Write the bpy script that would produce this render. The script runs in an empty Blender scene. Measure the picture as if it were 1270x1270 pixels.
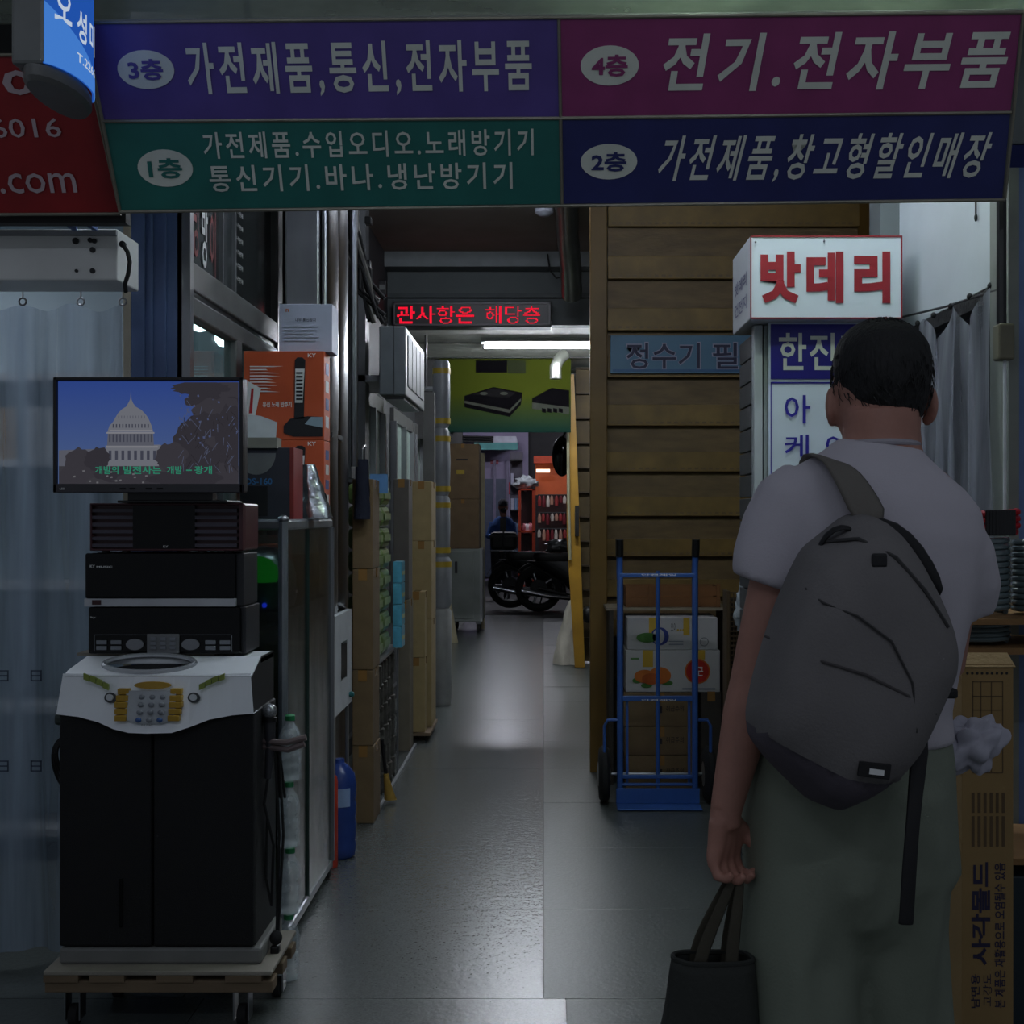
import bpy, bmesh, math, random
from mathutils import Vector, Matrix, noise
random.seed(7)
S = bpy.context.scene
C = S.collection
# ---------------------------------------------------------------- camera
F = 1500.0; VX, VY, EYE = 674.0, 640.0, 1.4
cam_d = bpy.data.cameras.new('camera'); cam = bpy.data.objects.new('camera', cam_d); C.objects.link(cam)
cam.location = (0, 0, EYE); cam.rotation_euler = (math.pi/2, 0, 0)
cam_d.sensor_width = 36; cam_d.lens = 36*F/1270
cam_d.shift_x = -(VX-635)/1270; cam_d.shift_y = (VY-635)/1270
cam_d.clip_start = .05; cam_d.clip_end = 200
S.camera = cam
# ---------------------------------------------------------------- world and exposure
w = bpy.data.worlds.new('World'); S.world = w; w.use_nodes = True
bg = w.node_tree.nodes['Background']; bg.inputs[0].default_value = (.62, .70, .82, 1); bg.inputs[1].default_value = .16
S.view_settings.view_transform = 'Standard'; S.view_settings.look = 'None'
S.view_settings.exposure = 0; S.view_settings.gamma = 1; S.view_settings.use_curve_mapping = False
# lamp strengths (each belongs to a lamp built below)
L_ENTRY, L_TUBE, L_SHOP, L_STREET = 12.0, 48.0, 8.0, 34.0

def at(px, py, Y): return Vector(((px-VX)*Y/F, Y, EYE+(VY-py)*Y/F))
def X(px, Y): return (px-VX)*Y/F
def Z(py, Y): return EYE+(VY-py)*Y/F
# ---------------------------------------------------------------- materials
def lin(c):
    return tuple(((v/255)/12.92 if v/255 <= .04045 else ((v/255+.055)/1.055)**2.4) for v in c)
MATS = {}
def mat(name, col, rough=.6, metal=0, var=.12, scale=9, bump=0, bscale=60, spec=.5, emit=0, stretch=(1,1,1), alpha=1, trans=0, coat=0):
    if name in MATS: return MATS[name]
    m = bpy.data.materials.new(name); m.use_nodes = True; N = m.node_tree.nodes; K = m.node_tree.links
    b = N['Principled BSDF']; c = lin(col)
    tc = N.new('ShaderNodeTexCoord'); mp = N.new('ShaderNodeMapping'); mp.inputs['Scale'].default_value = stretch
    K.new(tc.outputs['Object'], mp.inputs[0])
    nz = N.new('ShaderNodeTexNoise'); nz.inputs['Scale'].default_value = scale; nz.inputs['Detail'].default_value = 5
    K.new(mp.outputs[0], nz.inputs['Vector'])
    rp = N.new('ShaderNodeValToRGB'); e = rp.color_ramp.elements
    e[0].position = .3; e[1].position = .72
    e[0].color = (*[v*(1-var) for v in c], 1); e[1].color = (*[min(1, v*(1+var)) for v in c], 1)
    K.new(nz.outputs[0], rp.inputs[0]); K.new(rp.outputs[0], b.inputs['Base Color'])
    b.inputs['Roughness'].default_value = rough; b.inputs['Metallic'].default_value = metal
    b.inputs['Specular IOR Level'].default_value = spec
    if coat: b.inputs['Coat Weight'].default_value = coat
    if emit: K.new(rp.outputs[0], b.inputs['Emission Color']); b.inputs['Emission Strength'].default_value = emit
    if alpha < 1: b.inputs['Alpha'].default_value = alpha
    if trans: b.inputs['Transmission Weight'].default_value = trans
    if bump:
        n2 = N.new('ShaderNodeTexNoise'); n2.inputs['Scale'].default_value = bscale; n2.inputs['Detail'].default_value = 4
        K.new(mp.outputs[0], n2.inputs['Vector'])
        bp = N.new('ShaderNodeBump'); bp.inputs['Strength'].default_value = bump; bp.inputs['Distance'].default_value = .01
        K.new(n2.outputs[0], bp.inputs['Height']); K.new(bp.outputs[0], b.inputs['Normal'])
    MATS[name] = m; return m
def emitter(name, col, s):
    if name in MATS: return MATS[name]
    m = bpy.data.materials.new(name); m.use_nodes = True; N = m.node_tree.nodes; K = m.node_tree.links
    N.remove(N['Principled BSDF']); e = N.new('ShaderNodeEmission'); e.inputs[0].default_value = (*lin(col), 1); e.inputs[1].default_value = s
    K.new(e.outputs[0], N['Material Output'].inputs[0]); MATS[name] = m; return m
def film(name, col, lo, hi, scale=3, stretch=(6,6,.35), rough=.25, glow=0):
    """clear plastic sheet: see-through, with milky scattering that varies in soft vertical streaks"""
    if name in MATS: return MATS[name]
    m = bpy.data.materials.new(name); m.use_nodes = True; N = m.node_tree.nodes; K = m.node_tree.links
    b = N['Principled BSDF']; b.inputs['Base Color'].default_value = (*lin(col), 1); b.inputs['Roughness'].default_value = rough
    tl = N.new('ShaderNodeBsdfTranslucent'); tl.inputs[0].default_value = (*lin(col), 1)
    ms = N.new('ShaderNodeMixShader'); ms.inputs[0].default_value = .5; K.new(b.outputs[0], ms.inputs[1]); K.new(tl.outputs[0], ms.inputs[2])
    tr = N.new('ShaderNodeBsdfTransparent'); mx = N.new('ShaderNodeMixShader')
    tc = N.new('ShaderNodeTexCoord'); mp = N.new('ShaderNodeMapping'); mp.inputs['Scale'].default_value = stretch
    nz = N.new('ShaderNodeTexNoise'); nz.inputs['Scale'].default_value = scale; nz.inputs['Detail'].default_value = 4
    mr = N.new('ShaderNodeMapRange'); mr.inputs['From Min'].default_value = .32; mr.inputs['From Max'].default_value = .7
    mr.inputs['To Min'].default_value = lo; mr.inputs['To Max'].default_value = hi
    K.new(tc.outputs['Object'], mp.inputs[0]); K.new(mp.outputs[0], nz.inputs['Vector']); K.new(nz.outputs[0], mr.inputs[0])
    K.new(mr.outputs[0], mx.inputs[0]); K.new(tr.outputs[0], mx.inputs[1]); K.new(ms.outputs[0], mx.inputs[2])
    K.new(mx.outputs[0], N['Material Output'].inputs[0]); MATS[name] = m; return m
def glass(name, tint=(225,240,238), a=.12, rough=.03):
    if name in MATS: return MATS[name]
    m = bpy.data.materials.new(name); m.use_nodes = True; N = m.node_tree.nodes; K = m.node_tree.links
    N.remove(N['Principled BSDF']); tr = N.new('ShaderNodeBsdfTransparent'); tr.inputs[0].default_value = (*lin(tint), 1)
    gl = N.new('ShaderNodeBsdfGlossy'); gl.inputs['Roughness'].default_value = rough
    nz = N.new('ShaderNodeTexNoise'); nz.inputs['Scale'].default_value = 6
    lw = N.new('ShaderNodeLayerWeight'); lw.inputs[0].default_value = .5; pw = N.new('ShaderNodeMath'); pw.operation = 'POWER'; pw.inputs[1].default_value = 4.0; K.new(lw.outputs['Facing'], pw.inputs[0])
    sc_ = N.new('ShaderNodeMath'); sc_.operation = 'MULTIPLY_ADD'; sc_.inputs[1].default_value = .55; sc_.inputs[2].default_value = .04; K.new(pw.outputs[0], sc_.inputs[0])
    ad = N.new('ShaderNodeMath'); ad.operation = 'MULTIPLY_ADD'; ad.inputs[1].default_value = a*.6; K.new(nz.outputs[0], ad.inputs[0]); K.new(sc_.outputs[0], ad.inputs[2])
    mx = N.new('ShaderNodeMixShader'); K.new(ad.outputs[0], mx.inputs[0]); K.new(tr.outputs[0], mx.inputs[1]); K.new(gl.outputs[0], mx.inputs[2])
    K.new(mx.outputs[0], N['Material Output'].inputs[0]); MATS[name] = m; return m

# ---------------------------------------------------------------- object helpers
ORG = {}
def org(o):
    v = Vector((0,0,0))
    while o is not None: v = v + o.location; o = o.parent
    return v
def tag(o, label=None, cat=None, group=None, kind=None):
    if label: o['label'] = label
    if cat: o['category'] = cat
    if group: o['group'] = group
    if kind: o['kind'] = kind
    return o
def thing(name, label, cat, loc=(0,0,0), group=None):
    o = bpy.data.objects.new(name, None); C.objects.link(o); o.location = loc; o.empty_display_size = .05
    return tag(o, label, cat, group)
class MB:
    """collects geometry in world coordinates; build() links it as one mesh object"""
    def __init__(s): s.v = []; s.f = []
    def add(s, vs, fs):
        k = len(s.v); s.v += [Vector(p) for p in vs]; s.f += [tuple(i+k for i in f) for f in fs]; return s
    def box(s, x0, x1, y0, y1, z0, z1, rz=0, rx=0, ry=0):
        vs = [(x, y, z) for z in (z0, z1) for y in (y0, y1) for x in (x0, x1)]
        if rz or rx or ry:
            c = Vector(((x0+x1)/2, (y0+y1)/2, (z0+z1)/2))
            R = Matrix.Rotation(rz, 3, 'Z') @ Matrix.Rotation(ry, 3, 'Y') @ Matrix.Rotation(rx, 3, 'X')
            vs = [R @ (Vector(p)-c) + c for p in vs]
        return s.add(vs, [(0,2,3,1), (4,5,7,6), (0,1,5,4), (2,6,7,3), (0,4,6,2), (1,3,7,5)])
    def quad(s, *p): return s.add(p, [tuple(range(len(p)))])
    def slab(s, pts, n, t):
        """flat polygon pts extruded by t along n"""
        n = Vector(n).normalized()*t; k = len(pts)
        a = [Vector(p) for p in pts]; b = [p+n for p in a]
        return s.add(a+b, [tuple(range(k))[::-1], tuple(range(k, 2*k))] + [(i, (i+1) % k, k+(i+1) % k, k+i) for i in range(k)])
    def tube(s, pts, r, n=8, cap=True):
        pts = [Vector(p) for p in pts]; R = r if isinstance(r, (list, tuple)) else [r]*len(pts)
        rings = []; up = Vector((0,0,1)); last = None
        for i, p in enumerate(pts):
            d = (pts[min(i+1, len(pts)-1)]-pts[max(i-1, 0)]).normalized()
            if last is None:
                a = up if abs(d.dot(up)) < .9 else Vector((1,0,0)); a = (a-d*a.dot(d)).normalized()
            else:
                a = (last-d*last.dot(d)).normalized()
            last = a; b = d.cross(a)
            rings.append([p+(a*math.cos(t)+b*math.sin(t))*R[i] for t in [2*math.pi*j/n for j in range(n)]])
        return s.rings(rings, cap)
    def rings(s, rings, cap=True):
        n = len(rings[0]); vs = [q for r in rings for q in r]; fs = []
        for i in range(len(rings)-1):
            for j in range(n): fs.append((i*n+j, i*n+(j+1) % n, (i+1)*n+(j+1) % n, (i+1)*n+j))
        if cap: fs.append(tuple(range(n))[::-1]); fs.append(tuple(range((len(rings)-1)*n, len(rings)*n)))
        return s.add(vs, fs)
    def lathe(s, c, prof, n=20, axis='Z', cap=True):
        """prof: list of (radius, height along axis)"""
        c = Vector(c); rs = []
        for r, h in prof:
            ring = []
            for j in range(n):
                t = 2*math.pi*j/n; u, v = math.cos(t)*max(r, 1e-4), math.sin(t)*max(r, 1e-4)
                ring.append(c+Vector({'Z': (u, v, h), 'Y': (u, h, v), 'X': (h, u, v)}[axis]))
            rs.append(ring)
        return s.rings(rs, cap)
    def loft(s, secs, n=20, cap=True, p=2.0):
        """secs: (cx,cy,cz,rx,ry[,tilt]) horizontal superellipse sections"""
        rs = []
        for q in secs:
            cx, cy, cz, rx, ry = q[:5]; rz = q[5] if len(q) > 5 else 0; ring = []
            for j in range(n):
                t = 2*math.pi*j/n; ct, st = math.cos(t), math.sin(t)
                x = rx*math.copysign(abs(ct)**(2/p), ct); y = ry*math.copysign(abs(st)**(2/p), st)
                ring.append(Vector((cx+x*math.cos(rz)-y*math.sin(rz), cy+x*math.sin(rz)+y*math.cos(rz), cz)))
            rs.append(ring)
        return s.rings(rs, cap)
    def ell(s, c, r, n=16, m=10, R=None):
        c = Vector(c); rs = []
        for i in range(m+1):
            a = -math.pi/2+math.pi*i/m; k = max(math.cos(a), .01)
            ring = [Vector((r[0]*k*math.cos(t), r[1]*k*math.sin(t), r[2]*math.sin(a))) for t in [2*math.pi*j/n for j in range(n)]]
            if R: ring = [R @ q for q in ring]
            rs.append([c+q for q in ring])
        return s.rings(rs)
    def sheet(s, fn, nu, nv):
        vs = [fn(i/nu, j/nv) for j in range(nv+1) for i in range(nu+1)]
        return s.add(vs, [(j*(nu+1)+i, j*(nu+1)+i+1, (j+1)*(nu+1)+i+1, (j+1)*(nu+1)+i) for j in range(nv) for i in range(nu)])
    def warp(s, f): s.v = [Vector(f(p)) for p in s.v]; return s
    def build(s, name, m, parent=None, loc=None, label=None, bevel=0, smooth=None, remesh=0, sub=0, solid=0, smoothit=0, kind=None):
        me = bpy.data.meshes.new(name)
        if parent is not None: base = org(parent)
        elif loc is not None: base = Vector(loc)
        else:
            xs = [p.x for p in s.v]; ys = [p.y for p in s.v]; zs = [p.z for p in s.v]
            base = Vector(((min(xs)+max(xs))/2, (min(ys)+max(ys))/2, min(zs)))
        me.from_pydata([tuple(p-base) for p in s.v], [], s.f); me.update()
        o = bpy.data.objects.new(name, me); C.objects.link(o)
        if parent is not None: o.parent = parent
        else: o.location = base
        me.materials.append(m)
        b = bmesh.new(); b.from_mesh(me); bmesh.ops.recalc_face_normals(b, faces=b.faces); b.to_mesh(me); b.free()
        if smooth is None: smooth = (len(s.f) > 24 and not bevel) or remesh or sub
        if smooth:
            for p in me.polygons: p.use_smooth = True
            if not (remesh or sub) and hasattr(me, 'set_sharp_from_angle'): me.set_sharp_from_angle(angle=math.radians(42))
        if solid: q = o.modifiers.new('solid', 'SOLIDIFY'); q.thickness = solid; q.offset = 0
        if remesh:
            q = o.modifiers.new('remesh', 'REMESH'); q.mode = 'VOXEL'; q.voxel_size = remesh; q.use_smooth_shade = True
        if smoothit: q = o.modifiers.new('smooth', 'SMOOTH'); q.factor = .5; q.iterations = smoothit
        if sub: q = o.modifiers.new('sub', 'SUBSURF'); q.levels = sub; q.render_levels = sub
        if bevel:
            q = o.modifiers.new('bevel', 'BEVEL'); q.width = bevel; q.segments = 2; q.limit_method = 'ANGLE'; q.harden_normals = False
        if label: o['label'] = label
        if kind: o['kind'] = kind
        return o
def box(name, m, parent, x0, x1, y0, y1, z0, z1, bevel=0, label=None, **k):
    return MB().box(x0, x1, y0, y1, z0, z1, **k).build(name, m, parent, bevel=bevel, label=label)
def copy_tree(o, loc, label=None, group=None):
    c = o.copy(); C.objects.link(c); c.location = loc
    if label: c['label'] = label
    if group: c['group'] = group
    for ch in [q for q in o.children]:
        d = ch.copy(); C.objects.link(d); d.parent = c
        for g in [q for q in ch.children]:
            e = g.copy(); C.objects.link(e); e.parent = d
    return c
def structure(name, m, *a, bevel=0, **k):
    return tag(MB().box(*a, **k).build(name, m, bevel=bevel), kind='structure')
# flat lettering from Blender's own built-in font
_T = {}
def glyphs(s, bold, sp=1):
    if (s, bold, sp) in _T: return _T[(s, bold, sp)]
    cu = bpy.data.curves.new('t', 'FONT'); cu.body = s; cu.offset = bold; cu.resolution_u = 2; cu.space_character = sp
    o = bpy.data.objects.new('t', cu); C.objects.link(o); dg = bpy.context.evaluated_depsgraph_get()
    me = bpy.data.meshes.new_from_object(o.evaluated_get(dg)); vs = [v.co.copy() for v in me.vertices]; fs = [tuple(p.vertices) for p in me.polygons]
    bpy.data.objects.remove(o); bpy.data.curves.remove(cu); bpy.data.meshes.remove(me)
    _T[(s, bold, sp)] = (vs, fs); return vs, fs
def letters(s, m, parent, o, r, u, ww, hh, bold=.02, shear=0, d=.002, name='lettering', sp=1):
    vs, fs = glyphs(s, bold, sp); x0 = min(v.x for v in vs); x1 = max(v.x for v in vs); y0 = min(v.y for v in vs); y1 = max(v.y for v in vs)
    r = Vector(r).normalized(); u = Vector(u).normalized(); n = r.cross(u).normalized(); o = Vector(o)
    b = MB(); b.v = [o+r*((v.x-x0)/(x1-x0)*(ww-abs(shear)*hh)+shear*hh*(v.y-y0)/(y1-y0))+u*((v.y-y0)/(y1-y0)*hh)+n*d for v in vs]; b.f = fs
    me = b.build(name, m, parent, smooth=False); return me
def on(px, py, P0, n):
    d = Vector(((px-VX)/F, 1, (VY-py)/F)); c = Vector((0,0,EYE)); return c+d*((P0-c).dot(n)/d.dot(n))
def text_px(s, m, parent, x0, x1, y0, y1, P0, n, r, bold=.02, shear=0, d=.002, name='lettering', sp=1):
    """text filling the photo box x0..x1,y0..y1 on the plane (P0, n) with reading direction r"""
    n = Vector(n).normalized(); r = Vector(r).normalized(); u = n.cross(r); u = u if u.z > 0 else -u
    o = on(x0, y1, P0, n); a = on(x1, y1, P0, n); t = on(x0, y0, P0, n)
    return letters(s, m, parent, o, r, u, (a-o).dot(r), (t-o).dot(u), bold, shear, d, name, sp)
NF = Vector((0,-1,0)); RX = Vector((1,0,0)); UZ = Vector((0,0,1))
# ---------------------------------------------------------------- palette
WHITE = mat('white_paint', (205,208,210), .5); OFFW = mat('pale_grey_metal', (150,152,154), .45, .0)
ALU = mat('aluminium', (150,152,155), .35, .8, .1, 20, stretch=(1,1,.1)); STEEL = mat('stainless_steel', (150,152,156), .3, 1, .15, 5, bump=.15, bscale=7, stretch=(2,2,.3))
BLACK = mat('black_plastic', (16,16,17), .4); GLOSSBLACK = mat('gloss_black', (6,6,7), .1, spec=.3); DARK = mat('dark_grey', (42,43,45), .7)
CARD = mat('brown_cardboard', (116,95,66), .85, 0, .1, 12, .05); CARD2 = mat('beige_cardboard', (160,140,98), .85, 0, .1, 12, .05)
TAPE = mat('packing_tape', (150,112,62), .25, 0, .05)
NAVY = mat('navy_paint', (92,114,158), .5, 0, .2, 6, .1, 20); RUBBER = mat('rubber', (26,26,26), .85)
INK = mat('black_ink', (25,24,28), .7); PRINTW = mat('white_print', (225,225,222), .55, var=.06)
# ================================================================ SETTING
FLOORM = mat('terrazzo_polished', (88,93,91), .27, 0, .22, 140, .16, 34, spec=.9)
FLOORR = mat('terrazzo_dull', (82,87,84), .36, 0, .22, 140, .12, 60, spec=.6)
def floor_material(m, lo, hi):
    N = m.node_tree.nodes; K = m.node_tree.links; b = N['Principled BSDF']
    tc = N.new('ShaderNodeTexCoord'); nz = N.new('ShaderNodeTexNoise'); nz.inputs['Scale'].default_value = 7; nz.inputs['Detail'].default_value = 3
    mp = N.new('ShaderNodeMapping'); mp.inputs['Scale'].default_value = (1, .5, 1); K.new(tc.outputs['Object'], mp.inputs[0])
    K.new(mp.outputs[0], nz.inputs['Vector']); mr = N.new('ShaderNodeMapRange'); mr.inputs['From Min'].default_value = .3; mr.inputs['From Max'].default_value = .7; mr.inputs['To Min'].default_value = lo; mr.inputs['To Max'].default_value = hi
    K.new(nz.outputs[0], mr.inputs[0]); K.new(mr.outputs[0], b.inputs['Roughness'])
GROUT = mat('dark_joint', (58,58,55), .9)
fl = structure('floor', GROUT, -3.2, 3.2, -1.5, 17.4, -.12, -.004)
ys = [-1.29+.8*i for i in range(24)]                 # joints at 3.51, 4.31, 5.11 ...
for i, y in enumerate(ys[:-1]):
    sh = .065 if y < 3.4 else 0
    for x0, x1 in ((-3.2, -2.1), (-2.1, -1.05), (-1.05, 0), (0, 1.05), (1.05, 2.1), (2.1, 3.2)):
        a = x0 if x0 == -3.2 else x0+sh; b_ = x1 if x1 == 3.2 else x1+sh
        y1 = min(y+.8, 17.4)
        if y1-y < .1: continue
        MB().box(a+.0014, b_-.0014, y+.0014, y1-.0014, -.03, random.uniform(-.0006, .0006)).build('floor_tile', FLOORR if x0 >= 0 or x0 < -1.5 else FLOORM, fl)
STREET = mat('asphalt', (58,58,60), .75, 0, .2, 30, .3, 90)
structure('floor', STREET, -9, 9, 17.4, 34, -.15, -.03)
CEIL = mat('ceiling_paint', (132,128,122), .8, 0, .12, 3); WALLG = mat('grey_wall', (92,98,98), .7, 0, .12, 3); WALLD = mat('dark_wall', (58,60,62), .7, 0, .2, 4)
structure('ceiling', CEIL, -1.3, 3.2, 3.6, 9.0, 3.33, 3.45)
structure('wall_back', WALLG, -1.3, 2.0, 9.0, 9.12, 2.82, 3.45)               # down-stand beam above the corridor
structure('trim_1', mat('pale_trim', (120,126,128), .6), -1.3, 2.0, 8.82, 9.0, 3.22, 3.33)
structure('trim_2', mat('conduit_trim', (70,76,76), .6), -1.3, 1.9, 8.96, 9.0, 3.02, 3.05)
lowceil = structure('ceiling', mat('corridor_ceiling', (205,205,196), .8), -1.3, 2.0, 9.12, 17.4, 2.82, 2.92)
for i in range(5): MB().box(-1.3, 2.0, 9.9+.9*i, 9.912+.9*i, 2.812, 2.82).build('ceiling_joint', DARK, lowceil)
structure('wall_left', WALLD, -1.3, -1.16, 5.2, 17.4, 0, 3.45)
structure('wall_right', WALLD, 1.9, 2.0, 4.6, 17.4, 0, 3.45)
structure('wall_right', mat('white_wall', (198,204,208), .6, 0, .07, 3), 1.31, 1.4, 3.42, 4.5, 2.075, 3.33)
structure('wall_right', WALLG, 2.6, 2.7, 3.2, 4.6, 0, 3.4)
structure('wall_back', mat('dim_backroom', (86,84,96), .8), 1.31, 2.7, 4.6, 4.7, 0, 3.4)
structure('trim_3', WALLG, 1.24, 1.31, 4.45, 4.6, 0, 3.33)
# facade behind the hanging signs
structure('wall_front', WALLD, -3.2, 3.2, 3.5, 3.6, 2.9, 3.9)
# entrance pillars
p = structure('trim_4', NAVY, X(163,3.7), X(228,3.7)-.006, 3.70, 3.82, 0, 2.9)
for dx in (.035, .06, .1): MB().box(X(163,3.7)+dx, X(163,3.7)+dx+.008, 3.692, 3.70, 0, 2.9).build('rib', NAVY, p)
structure('trim_5', mat('cream_post', (176,168,150), .5), X(153,3.7), X(163,3.7)-.002, 3.70, 3.82, 0, 2.9)
structure('trim_6', ALU, X(220,3.7), X(236,3.7), 3.70, 3.735, 0, 2.9)
structure('trim_7', NAVY, X(1257,3.4), X(1257,3.4)+.3, 3.36, 3.5, 0, 2.9)
structure('trim_8', mat('grey_green_post', (120,124,116), .5), X(1244,3.4), X(1257,3.4), 3.36, 3.5, 0, 2.9)
# ---- left shop, seen through the plastic curtain and through its side window
SHOPW = mat('shop_wall', (150,165,172), .7, 0, .1, 2)
structure('wall_left', SHOPW, -3.2, -3.1, 3.6, 5.3, 0, 2.9); structure('wall_back', SHOPW, -3.2, -1.3, 5.2, 5.3, 0, 2.9)
structure('ceiling', SHOPW, -3.2, -1.17, 3.7, 5.3, 2.62, 2.9)
# ---- side window wall of the left shop (faces the corridor), plane X = -1.12
XW = -1.12
FR = mat('window_frame_grey', (118,118,116), .4, .4)
def zY(py, px): Y = XW*F/(px-VX); return Y, Z(py, Y)
wn = tag(MB().box(XW-.05, XW, 3.83, 5.2, 0, .95).build('window_1', FR), kind='structure')
for (y0, y1, z0, z1) in ((3.83, 3.845, .95, 2.9), (4.42, 4.5, .95, 2.05), (5.1, 5.2, .95, 2.9), (3.845, 5.1, 2.04, 2.105), (3.845, 5.1, 2.125, 2.215)):
    MB().box(XW-.05, XW, y0, y1, z0, z1).build('window_frame', FR, wn, bevel=.006)
MB().box(XW-.03, XW-.024, 3.845, 4.42, .95, 2.05).build('pane', glass('shop_glass', a=.02), wn)
MB().box(XW-.03, XW-.024, 4.5, 5.1, .95, 2.05).build('pane', glass('shop_glass', a=.02), wn)
MB().box(XW-.05, XW-.01, 3.845, 5.1, 2.105, 2.125).build('shadow_gap', BLACK, wn)
MB().box(XW-.04, XW-.03, 3.845, 5.1, 2.215, 2.9).build('pane', mat('dark_glass', (46,50,50), .12), wn, label='dark upper pane with lettering')
for yy in (4.28, 4.46): MB().box(XW-.04, XW-.015, yy, yy+.012, 2.215, 2.9).build('glazing_bar', ALU, wn)
WR = mat('red_window_print', (120,52,50), .5)
for i, ch in enumerate('소망방이'):
    letters(ch, WR if i % 2 else PRINTW, wn, (XW-.03, 3.86+i*.10, 2.27-i*.016), (0,1,0), UZ, .07, .24, .01, d=.004)
for k in range(9): letters('수리판매', PRINTW, wn, (XW-.03, 4.5, 2.28+.05*k), (0,1,0), UZ, .11, .02, 0, d=.004)
# lamps inside the shop
LAMP = emitter('shop_lamp_glow', (235,242,255), L_SHOP)
for i, (lx, ly) in enumerate(((-1.307, 4.6), (-1.225, 4.67))):
    t = thing('globe_lamp', 'bright round lamp inside the left shop, seen through its side window, '+('nearer' if i == 0 else 'farther')+' of two', 'lamp', (lx, ly, 2.62), 'lamps in the left shop')
    MB().lathe((lx, ly, 2.10-.05*i), [(.0,0),(.03,.008),(.045,.03),(.04,.055),(.02,.07)], 16).build('globe', LAMP, t)
    MB().tube([(lx, ly, 2.165-.05*i), (lx, ly, 2.62)], .006).build('stem', WHITE, t)
for i, (x0, x1, y0, y1) in enumerate(((-1.62, -1.38, 3.86, 4.1), (-2.25, -2.0, 4.1, 4.5), (-2.9, -2.5, 4.2, 4.8))):
    t = thing('ceiling_panel_light', 'flat white ceiling light panel inside the left shop '+('just behind the header box','further back behind the curtain','at the far left of the shop')[i], 'ceiling light', ((x0+x1)/2, (y0+y1)/2, 2.62), 'panel lights in the left shop')
    MB().box(x0-.02, x1+.02, y0-.02, y1+.02, 2.565, 2.62).build('frame', WHITE, t); MB().box(x0, x1, y0, y1, 2.555, 2.565).build('diffuser', LAMP, t)
# shelves of goods inside the left shop
t = thing('shop_shelf', 'pale shelf unit inside the left shop behind the side window', 'shelf', (-1.7, 5.1, 0))
for z in (.1, .6, 1.1, 1.6, 1.95): MB().box(-2.5, -1.25, 4.9, 5.18, z, z+.03).build('shelf', OFFW, t)
for x in (-2.5, -1.28): MB().box(x, x+.03, 4.9, 5.18, 0, 2.0).build('side_panel', OFFW, t)
for i in range(8):
    x = -2.42+i*.145; h = .18+.1*random.random()
    tag(box('goods_box', [WHITE, CARD, OFFW][i % 3], None, x, x+.12, 4.95, 5.1, 1.63, 1.63+h), 'plain small %s box on the top shelf inside the left shop, %s from the left' % (('white','brown','grey')[i % 3], ('first','second','third','fourth','fifth','sixth','seventh','last')[i]), 'box', 'boxes on the shelf in the left shop')
# ================================================================ LAMPS above the entry, behind the big sign (real tube fittings)
def tube_lamp(name, label, x0, x1, y, z, glow, group=None, w=.12):
    t = thing(name, label, 'ceiling light', ((x0+x1)/2, y, z), group)
    MB().box(x0, x1, y-w/2, y+w/2, z-.03, z).build('housing', WHITE, t)
    MB().tube([(x0+.02, y, z-.045), (x1-.02, y, z-.045)], .016, 10).build('tube', glow, t)
    for xx in (x0, x1-.02): MB().box(xx, xx+.02, y-.022, y+.022, z-.065, z-.03).build('end_cap', OFFW, t)
    return t
AG = emitter('fill_tube_glow', (225,235,255), 48); EG = emitter('entry_tube_glow', (225,236,255), L_ENTRY*9); TG = emitter('corridor_tube_glow', (240,246,255), L_TUBE*5)
# ================================================================ BIG HANGING SIGN
TL, TR = at(105,28,3.0), at(1268,15,3.0); BL, BR = at(150,262,3.2), at(1245,247,3.2)
SR = (TR-TL).normalized(); SN = SR.cross((TL-BL).normalized()).normalized(); SU = SN.cross(SR)
SN = SN if SN.y < 0 else -SN; SU = SU if SU.z > 0 else -SU
sg = thing('hanging_signboard', 'wide four-coloured hanging signboard listing shop floors one to four', 'sign', tuple((BL+BR)/2))
P0 = TL.copy()
def so(px, py): return on(px, py, P0, SN)
def spanel(c, name, q, d0=.0, d1=.006, parent=None, label=None):
    return MB().slab([so(*p)+SN*d0 for p in q], SN, d1).build(name, c, parent or sg, label=label)
SB = mat('sign_back', (150,152,146), .5)
spanel(SB, 'backboard', [(103,26),(1270,12),(1247,250),(148,265)], -.05, .05)
RIM = mat('sign_rim', (140,136,120), .4, .4)
def rim(a, b, wd=2):
    A, B = so(*a), so(*b); MB().tube([A+SN*.008, B+SN*.008], .0045, 6).build('rim', RIM, sg)
pq = {'P': [(107,30),(692,24),(695,145),(128,149)], 'T': [(129,151),(695,147),(697,252),(149,260)], 'M': [(694,24),(1266,16),(1252,138),(696,145)], 'N': [(696,147),(1252,140),(1242,246),(698,252)]}
mc = {'P': mat('sign_purple', (92,74,150), .4), 'T': mat('sign_teal', (40,116,106), .4), 'M': mat('sign_magenta', (146,58,112), .4), 'N': mat('sign_navy', (44,50,108), .4)}
lb = {'P': 'purple panel reading floor 3', 'T': 'teal panel reading floor 1', 'M': 'magenta panel reading floor 4', 'N': 'navy panel reading floor 2'}
pn = {k: spanel(mc[k], 'panel', pq[k], 0, .006, label=lb[k]) for k in 'PTMN'}
for a, b in (((105,28),(1268,15)), ((150,262),(1245,247)), ((105,28),(150,262)), ((1268,15),(1245,247)), ((693,24),(697,253)), ((128,150),(696,146)), ((696,146),(1253,139))): rim(a, b)
SL = mat('sign_letter', (222,226,212), .6, var=.1)
def st(s, k, x0, x1, y0, y1, bold, shear=0): text_px(s, SL, pn[k], x0, x1, y0, y1, P0+SN*.007, SN, SR, bold, shear, sp=1.27)
st('가전제품,통신,전자부품', 'P', 236, 660, 53, 121, .02); st('가전제품.수입오디오.노래방기기', 'T', 254, 662, 164, 197, .014)
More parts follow.
